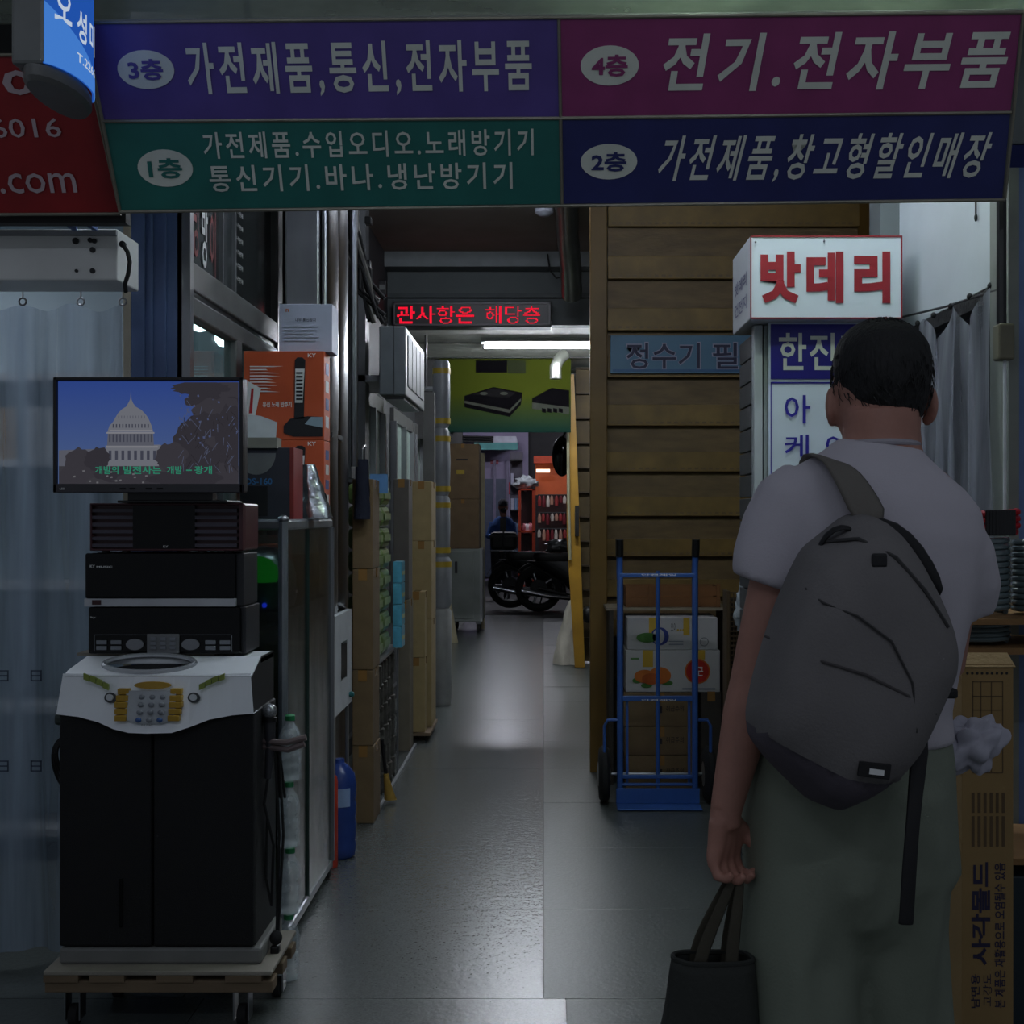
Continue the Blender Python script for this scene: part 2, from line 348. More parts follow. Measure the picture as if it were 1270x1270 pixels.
st('통신기기.바나.냉난방기기', 'T', 262, 636, 205, 238, .014); st('전기.전자부품', 'M', 817, 1248, 42, 114, .022, .14); st('가전제품,창고형할인매장', 'N', 812, 1226, 168, 228, .017, .2)
for (k, cx, cy, rx, ry, s_) in (('P',182,86,35,24,'3층'), ('T',206,208,34,23,'1층'), ('M',756,81,36,25,'4층'), ('N',755,200,35,22,'2층')):
    c = so(cx, cy); a = (so(cx+rx, cy)-c).length; b_ = (so(cx, cy-ry)-c).length
    pts = [c+SR*a*math.cos(t)+SU*b_*math.sin(t)+SN*.006 for t in [2*math.pi*i/32 for i in range(32)]]
    ov = MB().slab(pts, SN, .003).build('badge', SL, pn[k])
    g = letters(s_, mc[k], pn[k], c-SR*a*.62-SU*b_*.55+SN*.007, SR, SU, a*1.24, b_*1.1, .03, d=.004)
# hanging brackets
for px in (300, 700, 1100): MB().tube([so(px, 60)-SN*.055, so(px, 60)-SN*.06+Vector((0,.35,.75))], .01).build('hanger', ALU, sg)
# grimy clear plastic band above the sign
bd = tag(MB().box(-3.2, 3.2, 3.09, 3.10, 2.66, 3.4).build('plastic_weather_strip', film('grimy_film', (150,160,146), .35, .95, 2.5, (1.2,1,4), .4)), 'grimy translucent plastic strip along the top above the big sign', 'weather strip')
structure('trim_9', DARK, -3.2, 3.2, 3.11, 3.13, 2.9, 2.93)
structure('trim_10', mat('dark_header', (48,50,50), .6), -3.2, -1.14, 3.3, 3.34, 2.2, 2.9)
for i, px in enumerate((95, 120)): structure('trim_%d' % (11+i), NAVY, X(px-5,3.4), X(px+1,3.4), 3.36, 3.40, Z(286,3.4), 2.9)
# ---- red sign left
rs = thing('red_signboard', 'red slanted shop signboard with white lettering cut off by the left edge', 'sign', tuple(at(60,265,3.17)))
PR = P0-SN*.06
def ro(px, py): return on(px, py, PR, SN)
RED = mat('sign_red', (150,26,30), .45)
MB().slab([ro(*p) for p in ((-220,69),(105,68),(149,264),(-220,266))], -SN, .04).build('panel', RED, rs)
for a, b in (((-220,68),(106,68)), ((106,68),(150,265)), ((150,265),(-220,267))): MB().tube([ro(*a)+SN*.003, ro(*b)+SN*.003], .0045, 6).build('rim', RIM, rs)
for (s_, x0, x1, y0, y1, bo) in (('어', 8, 68, 84, 127, .03), ('6016', -8, 78, 147, 171, .005), ('.com', 2, 97, 215, 240, .004)):
    text_px(s_, mat('sign_letter_pale', (200,180,185), .6), rs, x0, x1, y0, y1, PR+SN*.001, SN, SR, bo, d=.003)
# ---- navy sign sliver on the right
ns = thing('navy_signboard', 'dark blue neighbouring signboard cut off by the right edge', 'sign', tuple(at(1300,225,3.3)))
MB().slab([at(1250,180,3.3), at(1420,178,3.3), at(1420,224,3.4), at(1250,226,3.4)], (0,1,0), .04).build('panel', mc['N'], ns)
MB().slab([at(1250,224,3.4), at(1420,222,3.4), at(1420,226,3.4), at(1250,228,3.4)], (0,-1,0), .012).build('rim', RIM, ns)
MB().slab([at(1258,20,3.25), at(1420,18,3.25), at(1420,176,3.3), at(1252,178,3.3)], (0,1,0), .03).build('upper_panel', mat('grey_ribbed_panel', (90,94,98), .5), ns)
# ---- blue projecting light box
bs = thing('projecting_lightbox', 'blue lit projecting sign with rounded grey housing at the top left corner', 'sign', (-1.1, 2.85, 2.38))
def lens(z, gx=0): # cross section of the housing, long axis along Y
    pts = []
    for i in range(24):
        t = 2*math.pi*i/24; pts.append(Vector((-1.142+(.062+gx)*math.cos(t)*(1 if math.cos(t) > 0 else .8), 2.84+(.145+gx)*math.sin(t), z)))
    return pts
ln = lens(2.385); lt = lens(3.1)
MB().rings([lens(2.375, -.01), lens(2.385), lens(2.41)]).build('end_cap', mat('housing_dark', (112,112,110), .5), bs)
MB().box(-1.19, -1.115, 2.70, 2.735, 2.41, 3.1).box(-1.19, -1.12, 2.735, 2.98, 2.41, 3.1).build('housing', mat('housing_grey', (120,122,120), .4, .3), bs, bevel=.008)
def bl(u, v):
    t = -1.25+2.3*u; return Vector((-1.142+.062*math.cos(t)+.004, 2.84+.145*math.sin(t), 2.412+.7*v))
BLUE = emitter('lit_blue', (38,92,190), .75); BLUE2 = emitter('lit_blue_light', (70,130,215), .85)
fc = MB().sheet(bl, 16, 1).build('lit_face', BLUE, bs)
for s_, y, z, ww, hh in (('오', 2.72, 2.52, .05, .075), ('성', 2.79, 2.5, .05, .075), ('미', 2.86, 2.5, .045, .075), ('T.2266', 2.79, 2.45, .12, .022)):
    q = letters(s_, emitter('lit_white', (200,215,235), .8), fc, (0, y, z), (0,1,0), UZ, ww, hh, .02)
    for v in q.data.vertices:
        wp = v.co+org(bs); k = max(-1, min(1, (wp.y-2.84)/.145)); v.co = Vector((-1.142+.062*math.sqrt(max(0,1-k*k))+.008, wp.y, wp.z))-org(bs)
MB().sheet(lambda u, v: bl(u, .0+.001)+Vector((.003,0,0))*(1)+Vector((0,0,(.02+.12*(1-u))*v)), 16, 2).build('stripe', BLUE2, fc)
# ---- roller header box on the left
hb = thing('shutter_housing', 'grey metal roller shutter housing with bolt holes above the plastic curtain', 'shutter box', (-1.9, 3.5, 2.05))
MB().box(-2.4, X(158,3.5), 3.42, 3.6, Z(350,3.45), Z(287,3.45)).build('cover', mat('housing_paint', (220,220,216), .45, .0, .1, 4), hb, bevel=.005)
MB().box(-2.4, X(158,3.5), 3.405, 3.42, Z(293,3.42), Z(287,3.42)).build('lip', OFFW, hb)
for px, py, r in ((94,299,4), (112,298,3), (117,299,3), (115,310,3.4), (115,336,3.2), (95,336,2), (152,303,4)):
    MB().lathe(at(px,py,3.418), [(r*.0023,-.004),(r*.0023,.006)], 12, 'Y').build('bolt_hole', BLACK, hb)
MB().tube([at(152,303,3.41), at(158,312,3.4), at(161,325,3.4), at(159,340,3.4), at(155,352,3.4), at(156,362,3.42)], .006).build('cable', RUBBER, hb)
rl = thing('curtain_rail', 'thin white curtain rail with ring hooks under the shutter housing', 'rail', (-1.8, 3.7, 2.02))
MB().box(-2.4, X(155,3.7), 3.69, 3.71, Z(361,3.7), Z(355,3.7)).build('rail', WHITE, rl)
for px in (-40, 28, 100, 152):
    c = at(px, 374, 3.7); MB().tube([c+Vector((.011*math.cos(t),0,.011*math.sin(t))) for t in [2*math.pi*i/12 for i in range(13)]], .003, 6).build('ring', BLACK if px == 28 else STEEL, rl)
    MB().tube([c+Vector((0,0,.011)), at(px, 361, 3.7)], .003, 6).build('hook', STEEL, rl)
def cfold(x, z): return .026*math.sin(x*31+1.5*math.sin(z*1.3))+.01*math.sin(x*67+z)+.012*noise.noise(Vector((x*4, z*1.2, 3)))
def cur(u, v):
    x = -2.4+(X(154,3.76)+2.4)*u; z = .05+(Z(378,3.76)-.05)*v
    sag = .02*math.sin(u*math.pi*7)**2*(v > .97)
    return Vector((x, 3.76+cfold(x, z)*(1-.3*v), z-sag))
t = tag(MB().sheet(cur, 160, 40).build('plastic_strip_curtain', film('blue_film', (160,176,192), .38, .96, 3.0, (5,5,.3), .22)), 'large translucent blue-grey plastic curtain hanging on the left behind the television', 'curtain')
# square marks painted on the curtain in place of text reflections
for px, py in ((4,838), (45,838), (4,950), (45,950)):
    pt = at(px, py, 3.72); m_ = mat('reflection_tone', (60,72,92), .6)
    MB().box(pt.x-.017, pt.x+.017, 3.718, 3.72, pt.z+.013, pt.z+.017).box(pt.x-.017, pt.x+.017, 3.718, 3.72, pt.z-.017, pt.z-.013).box(pt.x-.017, pt.x-.013, 3.718, 3.72, pt.z-.017, pt.z+.017).box(pt.x+.013, pt.x+.017, 3.718, 3.72, pt.z-.017, pt.z+.017).box(pt.x-.017, pt.x+.017, 3.718, 3.72, pt.z-.002, pt.z+.002).build('square_mark', m_, t)
# transparent sheet pooled at the curtain's foot
# ================================================================ KARAOKE STACK (front plane Y = 3.31)
YC = 3.31
# ---- wooden pallet dolly
pd = thing('pallet_dolly', 'low wooden pallet dolly on four casters under the karaoke cabinet', 'dolly', (-1.06, 3.5, 0))
WOOD = mat('worn_wood', (116,98,76), .8, 0, .25, 5, .15, 30, stretch=(.4,3,3)); WOODP = mat('pale_board', (140,134,122), .75, 0, .15, 5)
x0, x1 = X(55,3.27), X(338,3.27); zt = Z(1203,3.27)
MB().box(x0, x1, 3.26, 3.585, zt-.012, zt).build('top_board', WOODP, pd, bevel=.003)
for yy in (3.27, 3.40, 3.52): MB().box(x0, x1, yy, yy+.06, zt-.062, zt-.030).build('cross_board', WOOD, pd, bevel=.003)
for a, b in ((55,98), (112,155), (195,240), (280,325)): MB().box(X(a,3.27), X(b,3.27), 3.262, 3.58, zt-.031, zt-.012).build('spacer_board', WOOD, pd)
for cx, cy in ((X(88,3.3), 3.33), (X(298,3.3), 3.33), (X(88,3.3)+.05, 3.53), (X(298,3.3)+.05, 3.53)):
    c = MB().box(cx-.028, cx+.028, cy-.03, cy+.03, zt-.068, zt-.062); c.box(cx-.022, cx-.018, cy-.022, cy+.022, .02, zt-.066); c.box(cx+.018, cx+.022, cy-.022, cy+.022, .02, zt-.066)
    o = c.build('caster', STEEL, pd); MB().lathe((cx-.014, cy, .029), [(.018,0),(.029,.003),(.029,.025),(.018,.028)], 16, 'X').build('wheel', RUBBER, o)
# ---- console body
kc = thing('karaoke_cabinet', 'large black karaoke cabinet with a silver keypad console on top', 'karaoke machine', (-1.05, 3.5, zt))
cx0, cx1 = X(73,YC), X(315,YC); cz0, cz1 = zt+.045, Z(893,YC); cyb = 3.58
MB().box(cx0-.0, cx1+.02, YC+.0, cyb, zt, cz0).build('plinth', mat('grey_plinth', (118,118,114), .6), kc, bevel=.008)
MB().box(cx0+.004, cx1, YC+.022, cyb, cz0, Z(884,YC)).build('body', mat('cabinet_black', (22,22,23), .55), kc, bevel=.004)
mid = X(189,YC)
GRL = mat('speaker_cloth', (14,14,15), .8, 0, .1, 200, .3, 400)
for a, b in ((cx0, mid-.003), (mid+.003, cx1)):
    MB().box(a, b, YC, YC+.024, cz0+.004, cz1+.03).build('door_panel', GRL, kc, bevel=.006)
MB().box(X(150,YC)-.006, X(150,YC)+.006, YC-.004, YC+.003, Z(1150,YC), Z(1090,YC)).build('handle_recess', GLOSSBLACK, kc, bevel=.003)
# silver console head: outline polygon in the front plane, faceted
SIL = mat('silver_plastic', (240,243,246), .35, .1, .06, 3)
zz = lambda py: Z(py, YC)
hd = MB()
# lower front apron (curved lower edge), upper sloping deck with oval hole
lowpts = [(72,885),(100,888),(125,894),(145,902),(165,906),(188,906.5),(218,906),(238,900),(262,891),(290,886),(316,884)]
for i in range(len(lowpts)-1):
    a, b = lowpts[i], lowpts[i+1]
    ya = lambda q: YC-.012-.03*math.exp(-((q[0]-192)/62)**2)
    A0 = Vector((X(a[0],YC), ya(a), zz(a[1]))); B0 = Vector((X(b[0],YC), ya(b), zz(b[1])))
    top = lambda q: 838-2.5*(abs(q[0]-193)/120)
    tx = lambda q: 193+(q[0]-193)*.955
    A1 = Vector((X(tx(a),YC), YC+.004, zz(top(a)))); B1 = Vector((X(tx(b),YC), YC+.004, zz(top(b))))
    bk = Vector((0,.06,0)); hd.add([A0,B0,B1,A1,A0+bk,B0+bk], [(0,1,2,3),(0,4,5,1)])
hd.build('apron', SIL, kc)
# sloping deck: from front-lower edge to back-upper edge
ZF, ZB = zz(839), Z(815, 3.42)
YF, YB = YC+.002, 3.42
def deck(x, t): return Vector((x, YF+(YB-YF)*t, ZF+(ZB-ZF)*t))
ellc, ea, eb = X(193,3.42), .125, .3
dk = MB(); n = 40; outer = []; inner = []
lx, rx_ = X(79,YC), X(312,YC); lxt, rxt = X(84,3.42), X(318,3.42)
for i in range(n):
    t = 2*math.pi*i/n; c_, s_ = math.cos(t), math.sin(t)
    inner.append(deck(ellc+ea*c_, .50+.44*s_)+Vector((0,0,.004)))
    k = 1/max(abs(c_), abs(s_)); u, v = c_*k, s_*k; tt = .5+.5*v; xm = (lx+rx_)/2; xw = (rx_-lx)/2*(1-.12*max(0,tt-.25) if u < 0 else 1-.0*tt)
    outer.append(deck(xm+xw*u, tt*1.0))
dk.add(outer+inner, [(i, (i+1) % n, n+(i+1) % n, n+i) for i in range(n)])
dko = dk.build('deck', SIL, kc, solid=.006, smooth=False)
lip = MB().tube([p+Vector((0,0,.004)) for p in inner]+[inner[0]+Vector((0,0,.004))], .008, 8, cap=False).build('oval_rim', mat('silver_rim', (190,194,198), .25, .5), kc)
MB().add([p+Vector((0,.006,-.02)) for p in inner], [tuple(range(n))]).build('speaker_recess', mat('recess_grille', (26,26,30), .7, 0, .2, 90, .4, 200), kc)
MB().slab([Vector((rx_, YC+.004, zz(840))), Vector((rx_, YC-.0, zz(889))), Vector((rx_, cyb, zz(889))), Vector((rx_, cyb, ZB)), Vector((rx_, YB, ZB)), ], (-1,0,0), .006).build('side_cheek', mat('cabinet_black', (22,22,23), .55), kc)
MB().box(lx+.04, rx_+.0, YB-.004, cyb, ZB-.02, ZB+.0).build('rear_deck', SIL, kc, bevel=.004)
# keypad
DN = (deck(0,1)-deck(0,0)).normalized(); DNN = Vector((0,-DN.z,DN.y)); DNN = DNN if DNN.z > 0 else -DNN
DO = deck(0, 0)
def dpx(px, py):
    P = on(px, py, DO+DNN*.004, DNN); return P
def dslab(pts, m, name, h=.004, parent=kc): return MB().slab([dpx(*p) for p in pts], DNN, h).build(name, m, parent)
def apx(px, py): # apron face
    return Vector((X(px,YC), YC-.03, zz(py)))
KEYG = mat('grey_key', (128,132,138), .45); YEL = mat('yellow_key', (176,138,40), .45); GRN = mat('green_key', (128,142,60), .45); KBL = mat('blue_key', (50,84,140), .4)
KP = MB().slab([apx(160,856)+Vector((0,.02,0)), apx(221,856)+Vector((0,.02,0)), apx(222,890), apx(206,896), apx(176,896), apx(160,890)], (0,-1,.2), .01).build('keypad_plate', mat('keypad_plate', (172,176,180), .4), kc)
for r in range(4):
    for c_ in range(3):
        p_ = Vector((X(175+c_*13,YC-.03), YC-.042-.0*r+.0, zz(863+r*8.7))); p_.y = YC-.012-.0095*r-.012
        MB().ell(p_, (.0085,.006,.007), 10, 6).build('key', KBL if (r == 3 and c_ != 1) else KEYG, KP)
for sx, xx in ((-1,(147,163)), (1,(214,230))):
    for r in range(5):
        y0 = 853+r*7.8; ins = abs(r-2)*1.0
        a = (xx[0]+(ins if sx < 0 else 0), xx[1]-(ins if sx > 0 else 0)); yo = YC-.01-.006*r
        MB().box(X(a[0],YC), X(a[1],YC), yo-.012, yo+.006, zz(y0+7), zz(y0)).build('key', YEL, kc, bevel=.0015, label='yellow side key')
def epts(cx, cy, rx, ry, n=20, fn=dpx): return [fn(cx+rx*math.cos(2*math.pi*i/n), cy+ry*math.sin(2*math.pi*i/n)) for i in range(n)]
fa = lambda a, b_: Vector((X(a,YC-.01), YC-.014-.018*math.exp(-((a-192)/62)**2)*((b_-838)/60), zz(b_)))
MB().slab(epts(191,848.5,23,4.5,fn=fa), (0,-1,0), .006).build('key', YEL, kc, label='long yellow oval key')
for sx, pts in ((-1, [(109,839),(117,841.5),(125,845),(133,849.5)]), (1, [(276,839),(268,841.5),(260,845),(252,849.5)])):
    for (px, py) in pts:
        w_, h_ = 3.6, 3.6; sl = .42*sx
        MB().slab([fa(px-w_, py-h_+w_*sl), fa(px+w_, py-h_-w_*sl), fa(px+w_, py+h_-w_*sl), fa(px-w_, py+h_+w_*sl)], (0,-1,0), .008).build('key', GRN, kc, label='green upper key')
for px in (139, 242):
    MB().slab(epts(px, 864.5, 7.5, 6.5, fn=lambda a, b: Vector((X(a,YC-.01), YC-.018, zz(b)))), (0,-1,.3), .006).build('dial', mat('dark_ring', (70,72,74), .4), kc)
    MB().slab(epts(px, 863.5, 4.5, 4, fn=lambda a, b: Vector((X(a,YC-.01), YC-.026, zz(b)))), (0,-1,.3), .005).build('dial_cap', WHITE, kc)
letters('MUSIC', INK, KP, (X(183,YC), YC-.047, zz(896.5)), RX, UZ, .03, .004, 0)
# cable loop on the left of the cabinet and its hook
cl = thing('cable_coil', 'black cable coiled on a hook at the left side of the karaoke cabinet', 'cable', (cx0-.03, 3.4, zz(975)))
for k in range(4):
    c_ = Vector((cx0-.018-.004*k, 3.40+.01*k, zz(948)+.004*k)); r_ = .03+.006*k
    MB().tube([c_+Vector((r_*.75*math.cos(t), .01*math.sin(2*t), 1.5*r_*math.sin(t)-.01*k)) for t in [2*math.pi*i/20 for i in range(21)]], .0035, 6, False).build('loop', RUBBER, cl)
MB().box(cx0-.04, cx0+.004, 3.37, 3.43, zz(905), zz(890)).build('side_hook', mat('dark_green_hook', (40,52,46), .5), kc, bevel=.01)
# microphone holder, microphone, cables at the right side
mh = thing('microphone', 'wired microphone with silver mesh head clipped to the right side of the karaoke cabinet', 'microphone', (cx1+.05, 3.45, zz(960)))
mc_ = Vector((X(334,3.42), 3.42, Z(882,3.42)))
MB().ell(mc_, (.022,.022,.022), 18, 12).build('mesh_head', mat('mic_mesh', (150,152,156), .3, .7, .5, 260), mh)
MB().lathe(mc_-Vector((0,0,.03)), [(.02,0),(.021,.012),(.017,.014)], 16).build('collar', BLACK, mh)
MB().tube([mc_-Vector((0,0,.03)), mc_+Vector((.002,0,-.10)), mc_+Vector((-.004,0,-.19))], [.017,.014,.01], 12).build('handle', mat('mic_body', (70,70,74), .3, .4), mh)
MB().tube([mc_+Vector((-.004,0,-.19)), mc_+Vector((-.012,-.01,-.26)), mc_+Vector((.012,0,-.38)), mc_+Vector((.006,0,-.55)), mc_+Vector((-.014,.02,-.48)), mc_+Vector((-.01,.02,-.3))], .004, 6).build('cable', RUBBER, mh)
hk = MB().tube([(cx1, 3.42, mc_.z-.085), (cx1+.07, 3.40, mc_.z-.085), (cx1+.125, 3.40, mc_.z-.07)], .009, 8).tube([(cx1, 3.42, mc_.z-.10), (cx1+.075, 3.40, mc_.z-.105), (cx1+.12, 3.40, mc_.z-.088)], .009, 8)
hk.build('microphone_clip', mat('brown_grey_clip', (110,96,94), .4), kc)
pc = thing('power_cable', 'black power cable with a connector hanging down the right side of the karaoke cabinet', 'cable', (cx1+.03, 3.45, .25))
for k, dx in enumerate((0, .012)):
    MB().tube([(cx1+.045+dx, 3.44, mc_.z-.25), (cx1+.03+dx, 3.43, .75), (cx1+.045+dx, 3.42, .5), (cx1+.04+dx*.3, 3.41, Z(1160,3.41))], .004, 6).build('strand', RUBBER, pc)
MB().ell((cx1+.04, 3.40, Z(1163,3.4)), (.018,.018,.02)).build('knot', RUBBER, pc)
MB().box(cx1+.025, cx1+.05, 3.39, 3.42, Z(1196,3.4), Z(1172,3.4)).build('plug', BLACK, pc, bevel=.006)
# ---- karaoke players
ZP = ZB+.0
bd_ = tag(box('wooden_board', WOODP, None, X(107,3.52), X(274,3.52), 3.45, 3.64, ZP+.0005, ZP+.0085), 'thin pale board under the lowest player on the karaoke cabinet', 'board')
def player(name, label, px0, px1, py0, py1, Y, dep):
    a, b, z0, z1 = X(px0,Y), X(px1,Y), Z(py1,Y), Z(py0,Y)
    t = thing(name, label, 'karaoke player', ((a+b)/2, Y+dep/2, z0)); return t, a, b, z0, z1
zl = ZP+.009
t, a, b, z0, z1 = player('karaoke_player', 'lowest black player, its front full of silver buttons and a keypad', 109, 298, 753, 810, 3.42, .24)
z0 = zl; t.location.z = z0
MB().box(a+.01, b+.012, 3.435, 3.60, z0, z1).build('case', mat('player_case', (34,35,38), .5), t, bevel=.003)
MB().box(a, b, 3.42, 3.436, z0, z1).build('front_panel', GLOSSBLACK, t, bevel=.006)
yy = 3.419
def fr(px): return X(px, 3.42)
def fz(py): return Z(py, 3.42)
MB().box(fr(183), fr(223), yy-.006, yy, z0+.002, fz(786)).build('keypad', mat('keypad_grey', (120,122,124), .4), t, bevel=.002)
for r in range(3):
    for c_ in range(3): MB().box(fr(188+c_*12), fr(195+c_*12), yy-.010, yy-.005, fz(794+r*5.4), fz(790+r*5.4)).build('key', KEYG, t)
for px in (120, 138, 255, 273):
    for py in (794, 801): MB().box(fr(px), fr(px+13), yy-.005, yy, fz(py+5), fz(py)).build('button', KEYG, t, bevel=.0015)
for px in (168, 237): MB().slab([Vector((fr(px+11*math.cos(q)), yy, fz(799+7*math.sin(q)))) for q in [2*math.pi*i/20 for i in range(20)]], (0,-1,0), .006).build('dial', mat('dial_silver', (140,142,146), .3, .5), t)
MB().box(fr(117), fr(288), yy-.001, yy, fz(787.5), fz(787)).box(fr(117), fr(117.6), yy-.001, yy, fz(808), fz(787)).box(fr(287.4), fr(288), yy-.001, yy, fz(808), fz(787)).build('outline_print', KEYG, t)
letters('ky', PRINTW, t, (fr(113), yy, fz(767)), RX, UZ, .014, .006, .01)
zl = z1+.002
t, a, b, z0, z1 = player('karaoke_player', 'middle black player with a silver strip along its lower edge', 105, 292, 686, 751, 3.42, .24)
z0 = zl; t.location.z = z0
MB().box(a+.01, b+.02, 3.435, 3.60, z0, z1).build('case', mat('player_case', (34,35,38), .5), t, bevel=.003)
MB().box(a, b, 3.42, 3.436, z0+.022, z1).build('front_panel', GLOSSBLACK, t, bevel=.006)
MB().box(a, b, 3.416, 3.436, z0, z0+.022).build('silver_strip', mat('silver_strip', (190,192,196), .35, .3), t, bevel=.001)
MB().box(fr(115), fr(126), 3.414, 3.417, z0+.005, z0+.018).build('display_window', mat('maroon_window', (60,20,24), .3), t)
letters('KY', PRINTW, t, (fr(112), 3.4195, fz(704)), RX, UZ, .014, .008, .02); letters('MUSIC', PRINTW, t, (fr(120), 3.4195, fz(704)), RX, UZ, .045, .005, .02)
for px in (130, 155, 250, 282): MB().lathe((X(px,3.44), 3.45, z1), [(.012,0),(.012,.006),(.008,.0065)], 12).build('foot', BLACK, t)
zl = z1+.0065
t, a, b, z0, z1 = player('slatted_amplifier', 'maroon-edged amplifier with slatted ends and a glossy centre, topmost of the stack', 112, 302, 624, 684, 3.42, .24)
t['category'] = 'amplifier'; z0 = zl; t.location.z = z0
MAR = mat('maroon_case', (70,32,38), .35)
MB().box(a, b, 3.435, 3.60, z0, z1).build('case', MAR, t, bevel=.006)
for (q0, q1, w0, w1) in ((a, b, z1-.006, z1), (a, b, z0, z0+.006), (a, a+.006, z0, z1), (b-.012, b, z0, z1)): MB().box(q0, q1, 3.415, 3.436, w0, w1).build('rim', MAR, t, bevel=.002)
MB().box(fr(165), fr(242), 3.418, 3.436, z0+.006, z1-.006).build('glossy_window', GLOSSBLACK, t)
for k in range(6):
    zs = z0+.010+k*(z1-z0-.016)/6
    for q0, q1 in ((fr(114), fr(165)), (fr(242), fr(294))): MB().box(q0, q1, 3.418, 3.436, zs, zs+.010).build('slat', mat('slat_purple_grey', (72,66,78), .35), t)
letters('KY', PRINTW, t, (fr(203), 3.417, z0+.009), RX, UZ, .014, .006, .02)
zl = z1
# ---- television
tv = thing('television', 'flat television showing a domed white building, standing above the karaoke players', 'television', ((X(67,3.3)+X(302,3.3))/2, 3.36, zl))
TY = 3.30; u0, u1, v0, v1 = X(67,TY), X(302,TY), Z(611,TY), Z(468,TY)
BZ = mat('tv_bezel', (30,28,30), .3)
MB().box(u0, u1, TY+.004, TY+.05, v0, v1).build('rear_housing', BLACK, tv, bevel=.006)
for q in ((u0, u1, v1-.009, v1), (u0, u0+.010, v0, v1), (u1-.010, u1, v0, v1)): MB().box(q[0], q[1], TY-.008, TY+.006, q[2], q[3]).build('bezel', BZ, tv, bevel=.002)
MB().box(u0, u1, TY-.008, TY+.006, v0, v0+.024).build('lower_bezel', mat('tv_lower_bezel', (58,56,60), .25), tv, bevel=.002)
MB().box(X(160,3.36), X(265,3.36), 3.35, 3.39, zl+.006, v0+.02).build('stand_neck', mat('stand_black', (24,20,22), .3), tv)
MB().box(X(150,3.36), X(285,3.36), 3.33, 3.50, zl, zl+.007).build('stand_base', BLACK, tv, bevel=.002)
def TPX(px, py, d): return Vector((X(px,TY-d), TY-d, Z(py,TY-d)))
def pic(name, pts, col, d, parent=None, s=1.0): return MB().add([TPX(px, py, d) for px, py in pts], [tuple(range(len(pts)))]).build(name, emitter('tv_%d_%d_%d' % col, col, s), parent or scr)
scr = MB().add([TPX(*p, .0005) for p in ((72,473),(298,473),(298,600),(72,600))], [(0,1,2,3)]).build('screen', emitter('tv_sky', (46,70,128), 1), tv)
m = MATS['tv_sky']; N = m.node_tree.nodes; K = m.node_tree.links; e = [q for q in N if q.type == 'EMISSION'][0]
g = N.new('ShaderNodeTexCoord'); sp = N.new('ShaderNodeSeparateXYZ'); r = N.new('ShaderNodeValToRGB'); mm = N.new('ShaderNodeMapRange')
K.new(g.outputs['Object'], sp.inputs[0]); K.new(sp.outputs['Z'], mm.inputs[0]); mm.inputs['From Min'].default_value = v0-zl+.08; mm.inputs['From Max'].default_value = v1-zl
r.color_ramp.elements[0].color = (*lin((66,84,124)), 1); r.color_ramp.elements[1].color = (*lin((40,62,126)), 1); K.new(mm.outputs[0], r.inputs[0]); K.new(r.outputs[0], e.inputs[0])
def sx(px): return 60+px*250/1270
def sy(py): return 460+py*250/1270
def P_(*q): return [(sx(a), sy(b)) for a, b in q]
W1, W2, W3 = (100,102,110), (82,84,94), (58,60,72); TREE, TREE2, GRD = (46,44,50), (52,50,56), (54,53,58)
pic('picture_ground', P_((66,600),(1200,600),(1200,712),(66,712)), GRD, .001)
pic('picture_wing', P_((66,500),(210,495),(360,490),(360,600),(66,600)), W2, .0012); pic('picture_wing', P_((360,470),(700,465),(740,480),(700,600),(360,600)), W1, .0014)
pic('picture_block', P_((375,390),(660,390),(665,470),(370,470)), W2, .0016)
pts = [(520-140+i*0, 0) for i in range(0)]
dome = [(385,345),(400,330),(408,320),(425,290),(440,265),(465,240),(490,225),(505,200),(515,180),(520,130),(524,180),(535,205),(550,225),(585,245),(610,270),(628,295),(642,325),(650,345),(662,385),(372,385)]
pic('picture_dome', P_(*dome), W1, .0018)
for k in range(13): x = 382+k*22; pic('picture_column', P_((x,398),(x+9,398),(x+9,448),(x,448)), W3, .0022)
for k in range(12): x = 405+k*20; pic('picture_column', P_((x,335),(x+8,335),(x+8,358),(x,358)), W3, .0022)
for k in range(10): x = 440+k*18; pic('picture_rib', P_((x,282),(x+6,282),(x+6,300),(x,300)), W2, .0022)
for k in range(8): x = 380+k*40; pic('picture_column', P_((x,502),(x+18,502),(x+18,560),(x,560)), W3, .0022)
for (y, a, b) in ((386,366,668), (372,385,655), (474,360,690)): pic('picture_ledge', P_((a,y),(b,y),(b,y+9),(a,y+9)), (120,120,126), .0023)
random.seed(3)
def blob(cx, cy, rx, ry, col, d, rag=.3):
    n = 30; pts = [(min(1198, max(68, cx+rx*(1+rag*(random.random()-.5))*math.cos(2*math.pi*i/n))), min(711, max(72, cy+ry*(1+rag*(random.random()-.5))*math.sin(2*math.pi*i/n)))) for i in range(n)]
    pic('picture_tree', P_(*pts), col, d)
for i, q in enumerate([(1080,180,210,90),(1160,110,120,60),(960,110,180,45),(1080,300,190,130),(1000,420,200,150),(1100,560,200,160),(900,560,200,110),(780,540,100,90),(1150,420,100,200),(200,600,110,110),(310,560,80,80),(120,680,80,60),(430,650,140,50),(620,680,200,40),(870,680,240,50)]):
    blob(*q, (TREE, TREE2)[i % 2], .0026+.00012*i)
for i in range(60):
    cx, cy = random.uniform(830,1180), random.uniform(180,600); q = random.uniform(-50,50); pic('picture_branch', P_((cx,cy),(cx+4,cy),(cx+q+3,cy+50),(cx+q,cy+50)), (70,76,96) if i % 3 else (34,32,36), .005)
